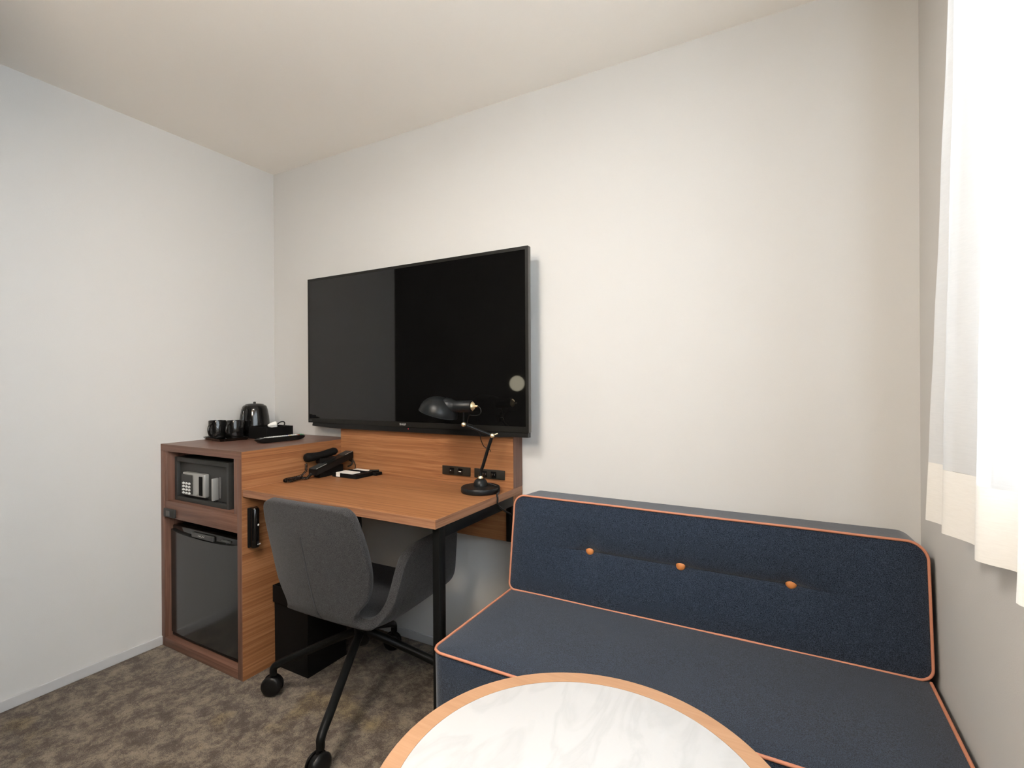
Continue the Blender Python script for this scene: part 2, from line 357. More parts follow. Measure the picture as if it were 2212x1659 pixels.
def curtain_sheet(z0, z1, nz, off=0.0):
    bm = BM(); H = spline([(x, y, 0) for x, y in hem_pts], 4); T = spline([(x, y, 0) for x, y in top_pts], 4)
    rows = []
    for i in range(nz + 1):
        z = z0 + (z1 - z0) * i / nz; t = (z - 0.89) / (1.78 - 0.89)
        t = max(0, t); te = t if t < 1 else 1 + (t - 1) * 0.7
        row = []
        for h, q in zip(H, T):
            p = h.lerp(q, te)
            row.append(bm.verts.new((p.x + off + 0.0015 * noise.noise(Vector((p.y * 9, z * 7, 0))), p.y, z + (0.003 * noise.noise(Vector((p.y * 14, 0, 3))) if i == 0 else 0))))
        rows.append(row)
    for a, b in zip(rows[:-1], rows[1:]):
        for k in range(len(a) - 1):
            f = bm.faces.new((a[k], a[k + 1], b[k + 1], b[k])); f.smooth = True
    return bm
cu = Thing('curtain', (2.68, -1.6, 0.89), 'white sheer curtain hanging in soft folds over the window', 'curtain')
cu.part('sheer_panel', curtain_sheet(1.0, HC - 0.03, 40), 'sheer', 60)
cu.part('hem', curtain_sheet(0.89, 1.0, 6), 'hem', 60, label='doubled cream hem')
bm = BM(); box(bm, 2.655, 2.715, -2.9, -0.5, HC - 0.028, HC - 0.0005, 0.004)
single('curtain_rail', bm, 'white', 'white curtain rail on the ceiling above the sheer curtain', 'curtain rail', (2.685, -1.7, HC - 0.02))

# ================================================================== cabinet (with side toward the desk)
CX, CD, CH = 0.586, 0.5638, 0.8906
cab = Thing('cabinet', (0.29, -0.28, 0), 'tall brown wooden cabinet holding the safe and the fridge in the corner', 'cabinet')
t = 0.030
bm = BM(); box(bm, 0.001, t, -CD, -0.001, 0, CH - t, 0.0008); cab.part('side_panel', bm, 'edge_z')
bm = BM(); box(bm, CX - t, CX - 0.0012, -CD, -0.001, 0, CH - t, 0.0008); cab.part('side_panel', bm, 'edge_z')
bm = BM(); box(bm, CX - 0.0012, CX, -CD + 0.0005, -0.001, 0, CH - 0.001, 0); cab.part('side_face', bm, 'wood_y', label='warm wood-grain outer face')
bm = BM(); box(bm, 0.001, CX - 0.0012, -CD, -0.001, CH - t, CH, 0.0)
for f in bm.faces: f.material_index = 1 if f.calc_center_median().y < -CD + 0.001 else 0
cab.part('cabinet_top', bm, ['edge_y', 'edge_x'])
bm = BM(); box(bm, t, 0.055, -CD + 0.003, -0.03, 0.643, CH - t, 0.0006); cab.part('compartment_liner', bm, 'edge_z')
bm = BM(); box(bm, CX - 0.055, CX - t, -CD + 0.003, -0.03, 0.643, CH - t, 0.0006); cab.part('compartment_liner', bm, 'edge_z')
bm = BM(); box(bm, t, CX - t, -CD + 0.002, -0.03, 0.570, 0.643, 0.0008); cab.part('middle_rail', bm, 'edge_x')
bm = BM(); box(bm, t, CX - t, -CD, -0.03, 0.0, 0.038, 0.0008); cab.part('bottom_rail', bm, 'edge_x')
bm = BM(); box(bm, t, CX - t, -0.03, -0.012, 0.0, CH - t); cab.part('back_board', bm, 'blackmatte')
# small outlet plate on the middle rail
ol = Thing('outlet_plate', (0.08, -CD, 0.59), 'small grey switch plate on the cabinet rail below the safe', 'outlet')
bm = BM(); box(bm, 0.036, 0.120, -CD - 0.008, -CD + 0.002, 0.575, 0.611, 0.002); ol.part('plate', bm, 'safe')
bm = BM(); box(bm, 0.062, 0.088, -CD - 0.011, -CD - 0.008, 0.581, 0.604, 0.001); ol.part('switch', bm, 'dimlogo', label='lighter grey square')

# ---- safe
sf = Thing('safe', (0.25, -0.35, 0.643), 'dark grey electronic safe in the upper compartment of the cabinet', 'safe')
SX0, SX1, SZ0, SZ1, SY = 0.0575, 0.456, 0.6432, 0.834, -0.535
bm = BM()
box(bm, SX0, SX1, SY + 0.02, -0.06, SZ0, SZ1, 0.003)
fr = 0.019
box(bm, SX0, SX0 + fr, SY, SY + 0.0205, SZ0, SZ1, 0.001); box(bm, SX1 - fr * .75, SX1, SY, SY + 0.0205, SZ0, SZ1, 0.001)
box(bm, SX0 + fr, SX1 - fr * .75, SY, SY + 0.0205, SZ1 - fr, SZ1, 0.001); box(bm, SX0 + fr, SX1 - fr * .75, SY, SY + 0.0205, SZ0, SZ0 + fr, 0.001)
sf.part('body', bm, 'safe')
bm = BM(); box(bm, SX0 + fr + 0.003, SX1 - fr * .75 - 0.002, SY + 0.0135, SY + 0.02, SZ0 + fr + 0.003, SZ1 - fr - 0.003, 0.001); sd = sf.part('door', bm, 'safe')
y1 = SY + 0.0135
bm = BM(); box(bm, 0.135, 0.300, y1 - 0.022, y1 - 0.0002, 0.676, 0.775, 0.005, 3); kp = sf.part('lock_panel', bm, 'silver', label='silver lock panel')
bm = BM(); box(bm, 0.130, 0.213, y1 - 0.0245, y1 - 0.0225, 0.683, 0.765, 0.002); sf.part('keypad', bm, 'safe', sub_of=None)
for r_ in range(4):
    for c_ in range(3):
        bm = BM(); cx_ = 0.149 + c_ * 0.0220; cz_ = 0.7275 - r_ * 0.0137
        lathe(bm, [(0, 0.003), (0.0072, 0.003), (0.0085, 0.0015), (0.0085, 0)], 14, (cx_, y1 - 0.0245, cz_), (0, -1, 0))
        for v in bm.verts: v.co.z = cz_ + (v.co.z - cz_) * 0.60
        sf.part('key', bm, 'key')
bm = BM(); box(bm, 0.262, 0.286, y1 - 0.0245, y1 - 0.0205, 0.684, 0.764, 0.001); sf.part('knob_inset', bm, 'blackmatte')
bm = BM(); lathe(bm, [(0, 0.003), (0.009, 0.003), (0.012, 0.0)], 20, (0.243, y1 - 0.0222, 0.693), (0, -1, 0)); sf.part('keyhole_cap', bm, 'silver')
bm = BM(); box(bm, 0.355, 0.366, y1 - 0.026, y1, 0.672, 0.764, 0.003, 2); sf.part('handle', bm, 'silver', label='silver door handle')
bm = BM(); box(bm, 0.3745, 0.384, y1 - 0.006, y1 - 0.0002, 0.680, 0.768, 0.002, 2); sf.part('handle_recess', bm, 'dimlogo')

# ---- mini fridge
fg = Thing('mini_fridge', (0.29, -0.3, 0.04), 'black mini fridge with a glossy door inside the lower cabinet opening', 'fridge')
FX0, FX1, FY = 0.034, 0.522, -0.540
bm = BM(); box(bm, FX0 + 0.004, FX1 - 0.004, FY + 0.045, -0.07, 0.0385, 0.530, 0.004); fg.part('body', bm, 'blackmatte')
def fridge_door():
    bm = BM(); n = 16; rows = []
    def zt(x):  # top edge of the glossy face dips in the middle
        u = (x - FX0) / (FX1 - FX0); return 0.512 - 0.016 * (1 - (2 * u - 1) ** 2) ** 0.6
    pts = [FX0 + (FX1 - FX0) * i / n for i in range(n + 1)]
    def yf(x):
        u = (x - FX0) / (FX1 - FX0); return FY - 0.004 * (1 - (2 * u - 1) ** 4)
    prev = None
    for x in pts:
        col = [bm.verts.new(p) for p in ((x, FY + 0.04, 0.058), (x, yf(x), 0.058), (x, yf(x), zt(x)), (x, FY + 0.04, zt(x)))]
        if prev:
            for a in range(4):
                bm.faces.new((prev[a], prev[(a + 1) % 4], col[(a + 1) % 4], col[a]))
        else: bm.faces.new(col)
        prev = col
    bm.faces.new(prev[::-1]); return bm
fg.part('door', fridge_door(), 'fridge', 30)
bm = BM(); box(bm, FX0, FX1, FY + 0.006, FY + 0.04, 0.496, 0.531, 0.006, 3); hd = fg.part('door_handle', bm, 'gloss', label='recessed black grip along the door top')
bm = BM(); box(bm, 0.200, 0.358, FY - 0.004, FY + 0.006, 0.500, 0.522, 0.004, 3); hp = fg.part('name_plate', bm, 'fridgepanel')
bm = BM()
for i in range(6):
    tube(bm, [(0.252 + i * 0.008, FY - 0.0046, 0.511 + 0.003 * math.sin(i * 1.9)), (0.257 + i * 0.008, FY - 0.0046, 0.513 - 0.003 * math.sin(i * 2.3))], 0.0011, 6)
fg.part('logo', bm, 'logo')
bm = BM(); box(bm, 0.41, 0.47, FY - 0.001, FY + 0.006, 0.511, 0.519, 0.002); fg.part('hinge_cover', bm, 'fridgepanel')
bm = BM(); box(bm, FX0, FX1, FY + 0.004, FY + 0.04, 0.040, 0.055, 0.002); fg.part('kick_plate', bm, 'blackplastic')

# ---- emergency torch holder on the cabinet side
tq = Thing('flashlight', (0.60, -0.522, 0.51), 'black emergency flashlight with a white dot clipped to the cabinet side', 'flashlight')
bm = BM(); box(bm, CX, CX + 0.010, -0.5425, -0.5035, 0.513, 0.668, 0.002); tq.part('holder', bm, 'blackmatte')
bm = BM(); lathe(bm, [(0, 0), (0.014, 0), (0.0155, 0.004), (0.0155, 0.148), (0.012, 0.154), (0, 0.154)], 24, (CX + 0.020, -0.523, 0.514)); tq.part('body', bm, 'gloss')
bm = BM(); lathe(bm, [(0, 0.0015), (0.0038, 0.001), (0.0042, 0)], 14, (CX + 0.0350, -0.519, 0.602), (1, 0.1, 0)); tq.part('dot', bm, 'white', label='white dot')
bm = BM()
for i in range(3): box(bm, CX + 0.0335, CX + 0.0355, -0.5235 + i * 0.005, -0.520 + i * 0.005, 0.524, 0.528)
tq.part('print', bm, 'logo')

# ================================================================== desk
DX, DZ, DT = 1.518, 0.7454, 0.0286
dk = Thing('desk', (1.05, -0.28, 0), 'wooden desk with a black metal leg built onto the cabinet', 'desk')
bm = BM(); vs = box(bm, CX + 0.0005, DX, -0.5614, -0.001, DZ - DT, DZ, 0.0)
for f in bm.faces:
    n = f.normal
    f.material_index = 1 if (f.calc_center_median().y < -0.56 or f.calc_center_median().x > DX - 0.001) else 0
bmesh.ops.bevel(bm, geom=[e for e in bm.edges], offset=0.0009, segments=1, affect='EDGES')
dk.part('desktop', bm, ['wood_x', 'deskedge'])
bm = BM(); box(bm, 1.493, 1.5175, -0.5425, -0.510, 0, DZ - DT - 0.0002, 0.0012); dk.part('leg', bm, 'blackmetal')
bm = BM(); box(bm, 1.493, 1.5175, -0.510, -0.076, 0.682, DZ - DT - 0.0002, 0.001); dk.part('frame_rail', bm, 'blackmetal')
bm = BM(); box(bm, 1.4935, 1.5175, -0.0905, -0.0745, 0.545, 0.6815, 0.001); dk.part('cable_cover', bm, 'blackmetal')
pn = Thing('wall_panel', (1.05, -0.037, 0.54), 'wooden back panel on the wall between the desk and the television', 'panel')
bm = BM(); box(bm, CX + 0.0008, DX - 0.0012, -0.0738, -0.001, DZ + 0.0003, 1.22, 0.0); pn.part('upper_panel', bm, 'wood_x')
bm = BM(); box(bm, DX - 0.0012, DX, -0.0738, -0.001, DZ + 0.0003, 1.22, 0.0); pn.part('edge_band', bm, 'edge_z', label='dull brown edge strip')
bm = BM(); box(bm, CX + 0.0008, DX - 0.001, -0.0738, -0.001, 0.540, DZ - DT - 0.0005, 0.0); pn.part('lower_panel', bm, 'wood_x')

# ---- outlets in the panel
def outlet(x0, x1, label, kind):
    xc = (x0 + x1) / 2; o = Thing('outlet_plate', (xc, -0.0738, 0.776), label, 'outlet', 'outlet plates in the desk back panel')
    bm = BM(); box(bm, x0, x1, -0.0795, -0.0739, 0.776, 0.8125, 0.0015, 2); o.part('plate', bm, 'plate')
    for i, dx in enumerate((-0.021, 0.021)):
        bm = BM(); a = xc + dx
        box(bm, a - 0.0125, a + 0.0125, -0.0812, -0.0796, 0.782, 0.806, 0.001); so = o.part('socket', bm, 'gloss')
        bm = BM()
        if kind == 'usb':
            if i == 0: box(bm, a - 0.007, a - 0.002, -0.0816, -0.0811, 0.794, 0.7962); mt = 'logo'
            else: box(bm, a - 0.006, a + 0.006, -0.0816, -0.0811, 0.7915, 0.7955); mt = 'white'
            o.part('port', bm, mt, sub_of=None)
        else:
            box(bm, a - 0.006, a - 0.0045, -0.0816, -0.0811, 0.791, 0.798); box(bm, a + 0.0045, a + 0.006, -0.0816, -0.0811, 0.791, 0.798)
            o.part('slot', bm, 'dimlogo')
outlet(1.184, 1.322, 'black plate with a white USB port, left of the desk lamp stem', 'usb')
outlet(1.342, 1.481, 'black socket plate behind the desk lamp stem', 'ac')

# ================================================================== television
tv = Thing('television', (0.995, -0.08, 0.945), 'large flat black television mounted above the desk', 'television')
TX0, TX1, TZ0, TZ1, TY = 0.393, 1.5975, 0.966, 1.662, -0.100
bm = BM(); b_ = 0.0085
box(bm, TX0, TX1, TY + 0.002, TY + 0.0225, TZ0, TZ1, 0.001); tv.part('housing', bm, 'bezelside')
bm = BM()
box(bm, TX0, TX1, TY, TY + 0.002, TZ1 - 0.0125, TZ1); box(bm, TX0, TX0 + b_, TY, TY + 0.002, TZ0, TZ1 - 0.0125); box(bm, TX1 - 0.012, TX1, TY, TY + 0.002, TZ0, TZ1 - 0.0125)
box(bm, TX0 + b_, TX1 - 0.012, TY, TY + 0.002, TZ0, TZ0 + 0.022); tv.part('bezel', bm, 'bezel')
bm = BM(); box(bm, TX0 + b_, TX1 - 0.012, TY + 0.0006, TY + 0.002, TZ0 + 0.022, TZ1 - 0.0125); tv.part('screen', bm, 'screen', None)
# sound bar strip along the bottom
bm = BM(); n = 20; prev = None
for i in range(n + 1):
    x = 0.420 + (1.5935 - 0.420) * i / n; u = i / n
    zb = 0.950 - 0.007 * min(1, u / 0.15) ** 0.7 + (0.004 if u > 0.9 else 0)
    col = [bm.verts.new(p) for p in ((x, TY + 0.004, TZ0), (x, TY + 0.000, zb + 0.002), (x, TY + 0.004, zb), (x, TY + 0.024, zb), (x, TY + 0.024, TZ0))]
    if prev:
        for a in range(5): bm.faces.new((prev[a], prev[(a + 1) % 5], col[(a + 1) % 5], col[a]))
    else: bm.faces.new(col)
    prev = col
bm.faces.new(prev[::-1]); tv.part('speaker_bar', bm, 'blackplastic', 25)
bm = BM(); box(bm, 1.5215, 1.590, TY + 0.0225, -0.062, 0.965, 1.115, 0.003); tv.part('rear_housing', bm, 'blackplastic')
def text_mesh(body, size, name):
    cu_ = bpy.data.curves.new(name, 'FONT'); cu_.body = body; cu_.size = size; cu_.align_x = 'CENTER'; cu_.extrude = 0.0003
    o = bpy.data.objects.new(name, cu_); COL.objects.link(o)
    me = bpy.data.meshes.new_from_object(o.evaluated_get(bpy.context.evaluated_depsgraph_get()))
    bpy.data.objects.remove(o); return me
def text_part(thing, name, body, size, loc, mat, sx=1.0, rz=0.0):
    me = text_mesh(body, size, name); me.transform(Matrix.Rotation(rz, 4, 'Z') @ Matrix.Rotation(PI / 2, 4, 'X') @ Matrix.Diagonal((sx, 1, 1, 1)))
    me.transform(Matrix.Translation(Vector(loc) - thing.loc)); me.materials.clear(); me.materials.append(M[mat])
    o = bpy.data.objects.new(name, me); COL.objects.link(o); o.parent = thing.o; return o
text_part(tv, 'brand_lettering', 'SHARP', 0.0125, (0.991, TY - 0.0002, 0.9725), 'logo', 0.95)
bm = BM(); box(bm, 0.399, 0.419, TY - 0.0004, TY + 0.0002, 0.9762, 0.9788); tv.part('corner_mark', bm, 'dimlogo', label='tiny dim grey mark')
bm = BM(); lathe(bm, [(0, 0.001), (0.0018, 0.0006), (0.002, 0)], 10, (1.020, TY + 0.0016, 0.9585), (0, -1, 0)); tv.part('standby_light', bm, 'led_red', label='tiny red light')

# ================================================================== things on the cabinet
TH = CH + 0.0003
tr_c = Vector((0.102, -0.330, 0)); ang = math.radians(-10)
R = Matrix.Rotation(ang, 3, 'Z')
def rect_dish(cx, cy, w, d, z, h, wall, flare, R):
    bm = BM()
    def ring(hw, hd, zz): return [bm.verts.new(Vector((cx, cy, zz)) + R @ Vector((sx * hw, sy * hd, 0))) for sx, sy in ((-1, -1), (1, -1), (1, 1), (-1, 1))]
    a = ring(w / 2 - flare, d / 2 - flare, z); b = ring(w / 2, d / 2, z + h); c = ring(w / 2 - wall, d / 2 - wall, z + h); e = ring(w / 2 - flare - wall, d / 2 - flare - wall, z + wall)
    bm.faces.new(a[::-1])
    for p, q in ((a, b), (b, c), (c, e)):
        for k in range(4): bm.faces.new((p[k], p[(k + 1) % 4], q[(k + 1) % 4], q[k]))
    bm.faces.new(e)
    bmesh.ops.bevel(bm, geom=[e_ for e_ in bm.edges], offset=0.0012, segments=2, affect='EDGES')
    return bm
single('serving_tray', rect_dish(tr_c.x, tr_c.y, 0.192, 0.135, TH, 0.013, 0.004, 0.010, R), 'gloss', 'thin black square tray under the two mugs', 'tray', (tr_c.x, tr_c.y, TH))
def mug(x, y, label):
    mg = Thing('mug', (x, y, TH + 0.004), label, 'mug', 'black mugs on the square tray')
    bm = BM(); z = TH + 0.0042; lathe(bm, [(0, 0), (0.032, 0), (0.0355, 0.003), (0.037, 0.01), (0.037, 0.084), (0.036, 0.0865), (0.0345, 0.086), (0.0338, 0.082), (0.0335, 0.012), (0.03, 0.006), (0, 0.005)], 36, (x, y, z)); mg.part('cup', bm, 'ceramic', 50)
    bm = BM(); d = Vector((0.42, -0.90, 0)).normalized(); pts = []
    for i in range(13):
        a = PI * i / 12; pts.append(Vector((x, y, z + 0.045)) + d * (0.036 + 0.026 * math.sin(a) ** 0.8) + Vector((0, 0, 0.028 * math.cos(a))))
    tube(bm, pts, 0.0052, 10); mg.part('handle', bm, 'ceramic', 60)
mug(0.060, -0.347, 'glossy black mug nearer the left wall, partly behind the other mug')
mug(0.136, -0.309, 'glossy black mug in front, next to the kettle')
# kettle
kx, ky = 0.079, -0.170
kt = Thing('kettle', (kx, ky, TH), 'glossy black electric kettle behind the mugs by the wall corner', 'kettle')
bm = BM(); lathe(bm, [(0, 0), (0.066, 0), (0.068, 0.004), (0.068, 0.016), (0.062, 0.02), (0, 0.02)], 36, (kx, ky, TH)); kt.part('power_base', bm, 'blackplastic')
bm = BM(); lathe(bm, [(0, 0.0205), (0.066, 0.0205), (0.0705, 0.03), (0.070, 0.06), (0.066, 0.10), (0.060, 0.135), (0.055, 0.150), (0.050, 0.155), (0.046, 0.157)], 48, (kx, ky, TH)); kt.part('body', bm, 'ceramic', 60)
bm = BM(); lathe(bm, [(0.0462, 0.1565), (0.040, 0.162), (0.025, 0.165), (0.006, 0.166), (0.006, 0.172), (0.004, 0.174), (0, 0.174)], 32, (kx, ky, TH)); kt.part('lid', bm, 'ceramic', 60)
bm = BM(); tube(bm, spline([(kx + 0.02, ky - 0.050, TH + 0.150), (kx + 0.030, ky - 0.070, TH + 0.145), (kx + 0.036, ky - 0.083, TH + 0.115), (kx + 0.038, ky - 0.086, TH + 0.075), (kx + 0.034, ky - 0.078, TH + 0.045), (kx + 0.024, ky - 0.058, TH + 0.036)], 6), 0.0085, 12); kt.part('handle', bm, 'ceramic', 60)
bm = BM(); lathe(bm, [(0.018, 0), (0.010, 0.035), (0.008, 0.035), (0.012, 0.0)], 16, (kx - 0.035, ky + 0.02, TH + 0.132), (-0.75, 0.45, 0.45)); kt.part('spout', bm, 'ceramic', 60)
# amenity box
bxc = (0.222, -0.188)
bm = BM()
X0, X1, Y0, Y1, zb = 0.152, 0.290, -0.250, -0.108, TH
box(bm, X0, X1, Y0, Y1, zb, zb + 0.004); h_ = 0.056
box(bm, X0, X1, Y0, Y0 + 0.004, zb + 0.004, zb + h_); box(bm, X0, X1, Y1 - 0.004, Y1, zb + 0.004, zb + h_)
box(bm, X0, X0 + 0.004, Y0 + 0.004, Y1 - 0.004, zb + 0.004, zb + h_); box(bm, X1 - 0.004, X1, Y0 + 0.004, Y1 - 0.004, zb + 0.004, zb + h_)
single('storage_box', bm, 'blackmatte', 'matte black open box between the kettle and the remote control', 'box', (*bxc, zb))
pl = Thing('kettle_plug', (0.235, -0.150, TH + 0.05), 'white plug with a black cord lying in the open black box', 'plug')
bm = BM()
lathe(bm, [(0, -0.030), (0.006, -0.028), (0.0165, -0.004), (0.017, 0.008), (0.014, 0.012), (0, 0.012)], 6, (0.232, -0.170, TH + 0.063), (0.45, 0.85, 0.12)); pl.part('plug_body', bm, 'white', 25)
bm = BM(); tube(bm, spline([(0.238, -0.158, TH + 0.064), (0.242, -0.145, TH + 0.074), (0.248, -0.132, TH + 0.076), (0.252, -0.127, TH + 0.068), (0.250, -0.135, TH + 0.045), (0.235, -0.16, TH + 0.02), (0.215, -0.185, TH + 0.008)], 6), 0.0028, 8); pl.part('cord', bm, 'blackplastic', 60)
# remote control
rc = Thing('remote_control', (0.40, -0.265, TH), 'black television remote with small coloured buttons at the front of the cabinet top', 'remote control')
def rloc(u, v, w):   # u along length 0..1, v across -1..1
    A = Vector((0.395, -0.372, 0)); B = Vector((0.408, -0.145, 0)); d = (B - A); nrm = Vector((d.y, -d.x, 0)).normalized()
    p = A + d * u + nrm * v * 0.023; return Vector((p.x, p.y, TH + w))
bm = BM(); prof = [(0.0, .80, 0.014, .017), (0.02, .97, 0.009, .0195), (0.06, 1, 0.003, .021), (0.12, 1, 0.0, .022), (0.5, 1, 0.0, .0225), (0.85, 1, 0.0, .022), (0.95, 1, 0.004, .021), (0.985, .96, 0.009, .0195), (1.0, .82, 0.013, .017)]
rings = []
for u, w_, z0, z1 in prof:
    rings.append([bm.verts.new(rloc(u, v * w_, z)) for v, z in ((-1, z1 - 0.003), (-0.85, z1), (0.85, z1), (1, z1 - 0.003), (0.93, z0 + 0.002), (0.7, z0), (-0.7, z0), (-0.93, z0 + 0.002))])
for a, b in zip(rings[:-1], rings[1:]):
    for k in range(8): bm.faces.new((a[k], a[(k + 1) % 8], b[(k + 1) % 8], b[k]))
bm.faces.new(rings[0]); bm.faces.new(rings[-1][::-1]); rc.part('body', bm, 'blackplastic', 40)
bm = BM(); lathe(bm, [(0, 0.0235), (0.009, 0.0235), (0.010, 0.0215)], 16, (rloc(0.10, 0.0, 0).x, rloc(0.10, 0, 0).y, TH)); rc.part('emblem', bm, 'dimlogo')
rows_ = [(0.20 + i * 0.048) for i in range(17)]
for i, u in enumerate(rows_):
    for v in (-0.55, 0, 0.55):
        if 8 <= i <= 9 and v != 0: pass
        mt = 'key'
        if i == 10: mt = {-0.55: 'remote_blue', 0: 'remote_red', 0.55: 'remote_yellow'}[v]
        if i == 14: mt = 'remote_red' if v >= 0 else 'key'
        if i >= 15: mt = 'remote_green'
        bm = BM(); p = rloc(u, v, 0.0235); box(bm, p.x - 0.004, p.x + 0.004, p.y - 0.0032, p.y + 0.0032, p.z - 0.0015, p.z + 0.0005, 0.0004, 1); rc.part('button', bm, mt, None)

# ================================================================== things on the desk
ZD = DZ + 0.0003
ph = Thing('telephone', (0.63, -0.17, ZD), 'slim black desk telephone with its handset beside the cabinet', 'telephone')
def slab(p0, p1, w, t0, t1, bev=0.002, side=Vector((1, 0, 0))):
    """wedge between two top-centre points with thickness below"""
    bm = BM(); vs = []
    for p, t_ in ((p0, t0), (p1, t1)):
        p = Vector(p)
        vs.append([bm.verts.new(p + side * s * w / 2 + Vector((0, 0, -q * t_))) for s, q in ((-1, 0), (1, 0), (1, 1), (-1, 1))])
    for k in range(4): bm.faces.new((vs[0][k], vs[0][(k + 1) % 4], vs[1][(k + 1) % 4], vs[1][k]))
    bm.faces.new(vs[0][::-1]); bm.faces.new(vs[1])
    bmesh.ops.bevel(bm, geom=bm.edges[:], offset=bev, segments=2, affect='EDGES'); return bm
A = Vector((0.652, -0.290, 0.786)); B = Vector((0.648, -0.078, 0.838)); dAB = B - A
ph.part('base', slab(A, B, 0.050, 0.026, 0.030), 'blackplastic')
ph.part('cover_plate', slab(A + Vector((0, 0.001, 0.0022)), A + dAB * 0.28 + Vector((0, 0, 0.0022)), 0.047, 0.003, 0.003, 0.0008), 'safe', label='grey metallic plate')
ph.part('cover_plate', slab(A + dAB * 0.76 + Vector((0, 0, 0.0022)), B + Vector((0, -0.001, 0.0022)), 0.047, 0.003, 0.003, 0.0008), 'safe', label='grey metallic plate')
for s0, s1 in ((0.01, 0.27), (0.77, 0.99)):
    bm = BM(); p = A + dAB * s0 + Vector((0.0235, 0, 0.003)); q = A + dAB * s1 + Vector((0.0235, 0, 0.003)); tube(bm, [p, q], 0.0013, 8); ph.part('trim_strip', bm, 'silver')
bm = BM(); box(bm, 0.632, 0.668, -0.265, -0.225, ZD, 0.770, 0.003); box(bm, 0.636, 0.664, -0.235, -0.13, ZD, 0.786, 0.003); ph.part('stand', bm, 'blackmatte')
bm = BM(); hs = []
H0 = Vector((0.611, -0.296, 0.832)); H1 = Vector((0.634, -0.140, 0.850))
prof = [(0, .012), (0.03, .020), (0.09, .0245), (0.25, .0225), (0.5, .019), (0.75, .0205), (0.9, .0205), (0.97, .015), (1, .006)]
P_ = [H0.lerp(H1, u) + Vector((0, 0, -0.006 * math.sin(PI * u) + 0.0)) for u, _ in prof]
tube(bm, P_, [r for _, r in prof], 16)
for v in bm.verts:
    u = max(0, min(1, (v.co - H0).dot(H1 - H0) / (H1 - H0).length_squared)); c = H0.lerp(H1, u)
    v.co = Vector((v.co.x, v.co.y, c.z + (v.co.z - c.z) * 0.82))
bm2 = bm; ph.part('handset', bm2, 'blackmatte', 60)
bm = BM(); box(bm, 0.606, 0.640, -0.235, -0.145, 0.800, 0.824, 0.004, 2); ph.part('cradle', bm, 'blackplastic')
# coiled cord
path = spline([(0.640, -0.287, 0.766), (0.645, -0.31, 0.752), (0.640, -0.335, ZD + 0.010), (0.640, -0.370, ZD + 0.009), (0.646, -0.395, ZD + 0.009), (0.628, -0.405, ZD + 0.009), (0.608, -0.385, ZD + 0.009), (0.606, -0.345, ZD + 0.009), (0.610, -0.315, ZD + 0.012), (0.622, -0.300, ZD + 0.03), (0.620, -0.295, 0.81)], 14)
L = [0]
for a, b in zip(path[:-1], path[1:]): L.append(L[-1] + (b - a).length)
pts = []; i = 0; step = 0.0009; s = 0
up_ = Vector((0, 0, 1))
while s < L[-1]:
    while L[i + 1] < s: i += 1
    f_ = (s - L[i]) / (L[i + 1] - L[i]); p = path[i].lerp(path[i + 1], f_); d = (path[i + 1] - path[i]).normalized()
    a_, b2 = frame_of(d); th = s / 0.0058 * 2 * PI; pts.append(p + (a_ * math.cos(th) + b2 * math.sin(th)) * 0.0055); s += step
bm = BM(); tube(bm, pts, 0.0017, 6); ph.part('coiled_cord', bm, 'gloss', 60)
bm = BM(); tube(bm, spline([(0.655, -0.088, 0.812), (0.672, -0.082, 0.800), (0.680, -0.078, 0.785), (0.684, -0.077, 0.770), (0.680, -0.080, 0.755), (0.668, -0.10, ZD + 0.003), (0.655, -0.12, ZD + 0.003)], 6), 0.002, 8)
tube(bm, spline([(0.650, -0.092, 0.805), (0.660, -0.084, 0.795), (0.672, -0.084, 0.79), (0.670, -0.09, 0.776), (0.655, -0.095, 0.77)], 6), 0.0035, 8); ph.part('line_cord', bm, 'blackplastic', 60)

# memo tray
mt_ = Thing('memo_tray', (0.735, -0.125, ZD), 'flat black stationery tray behind the telephone on the desk', 'tray')
bm = BM(); box(bm, 0.686, 0.832, -0.214, -0.118, ZD, ZD + 0.014, 0.0015); box(bm, 0.690, 0.850, -0.117, -0.078, ZD, ZD + 0.013, 0.0015); mt_.part('tray_body', bm, 'blackmatte')
bm = BM(); box(bm, 0.827, 0.8315, -0.212, -0.118, ZD + 0.014, ZD + 0.018, 0.001); box(bm, 0.686, 0.8315, -0.2135, -0.209, ZD + 0.014, ZD + 0.018, 0.001); box(bm, 0.686, 0.827, -0.121, -0.118, ZD + 0.014, ZD + 0.018, 0.001); mt_.part('rim', bm, 'blackplastic')
zt = ZD + 0.0142
def pad(name, x0, x1, y0, y1, rz, h, label):
    bm = BM(); box(bm, x0, x1, y0, y1, zt, zt + h, 0.0004, 1)
    o = single(name, bm, 'paper', label, 'paper', ((x0 + x1) / 2, (y0 + y1) / 2, zt), 'white papers in the stationery tray')
    o.rotation_euler = (0, 0, rz)
pad('memo_pad', 0.700, 0.790, -0.205, -0.150, 0.0, 0.0045, 'white memo pad nearer the viewer in the black stationery tray')
zt = ZD + 0.0132
pad('memo_card', 0.700, 0.785, -0.114, -0.080, 0.0, 0.003, 'white paper card at the back of the black stationery tray')
bm = BM(); box(bm, 0.712, 0.735, -0.2155, -0.2142, ZD + 0.003, ZD + 0.0187); box(bm, 0.712, 0.735, -0.2155, -0.2052, ZD + 0.0187, ZD + 0.0197); mt_.part('paper_tab', bm, 'paper', None, label='white paper flap folded over the tray edge')
bm = BM(); tube(bm, [(0.805, -0.110, zt + 0.0052), (0.838, -0.084, zt + 0.0052)], 0.0042, 10); single('pen', bm, 'gloss', 'short black pen at the back right of the stationery tray', 'pen', (0.80, -0.095, zt))

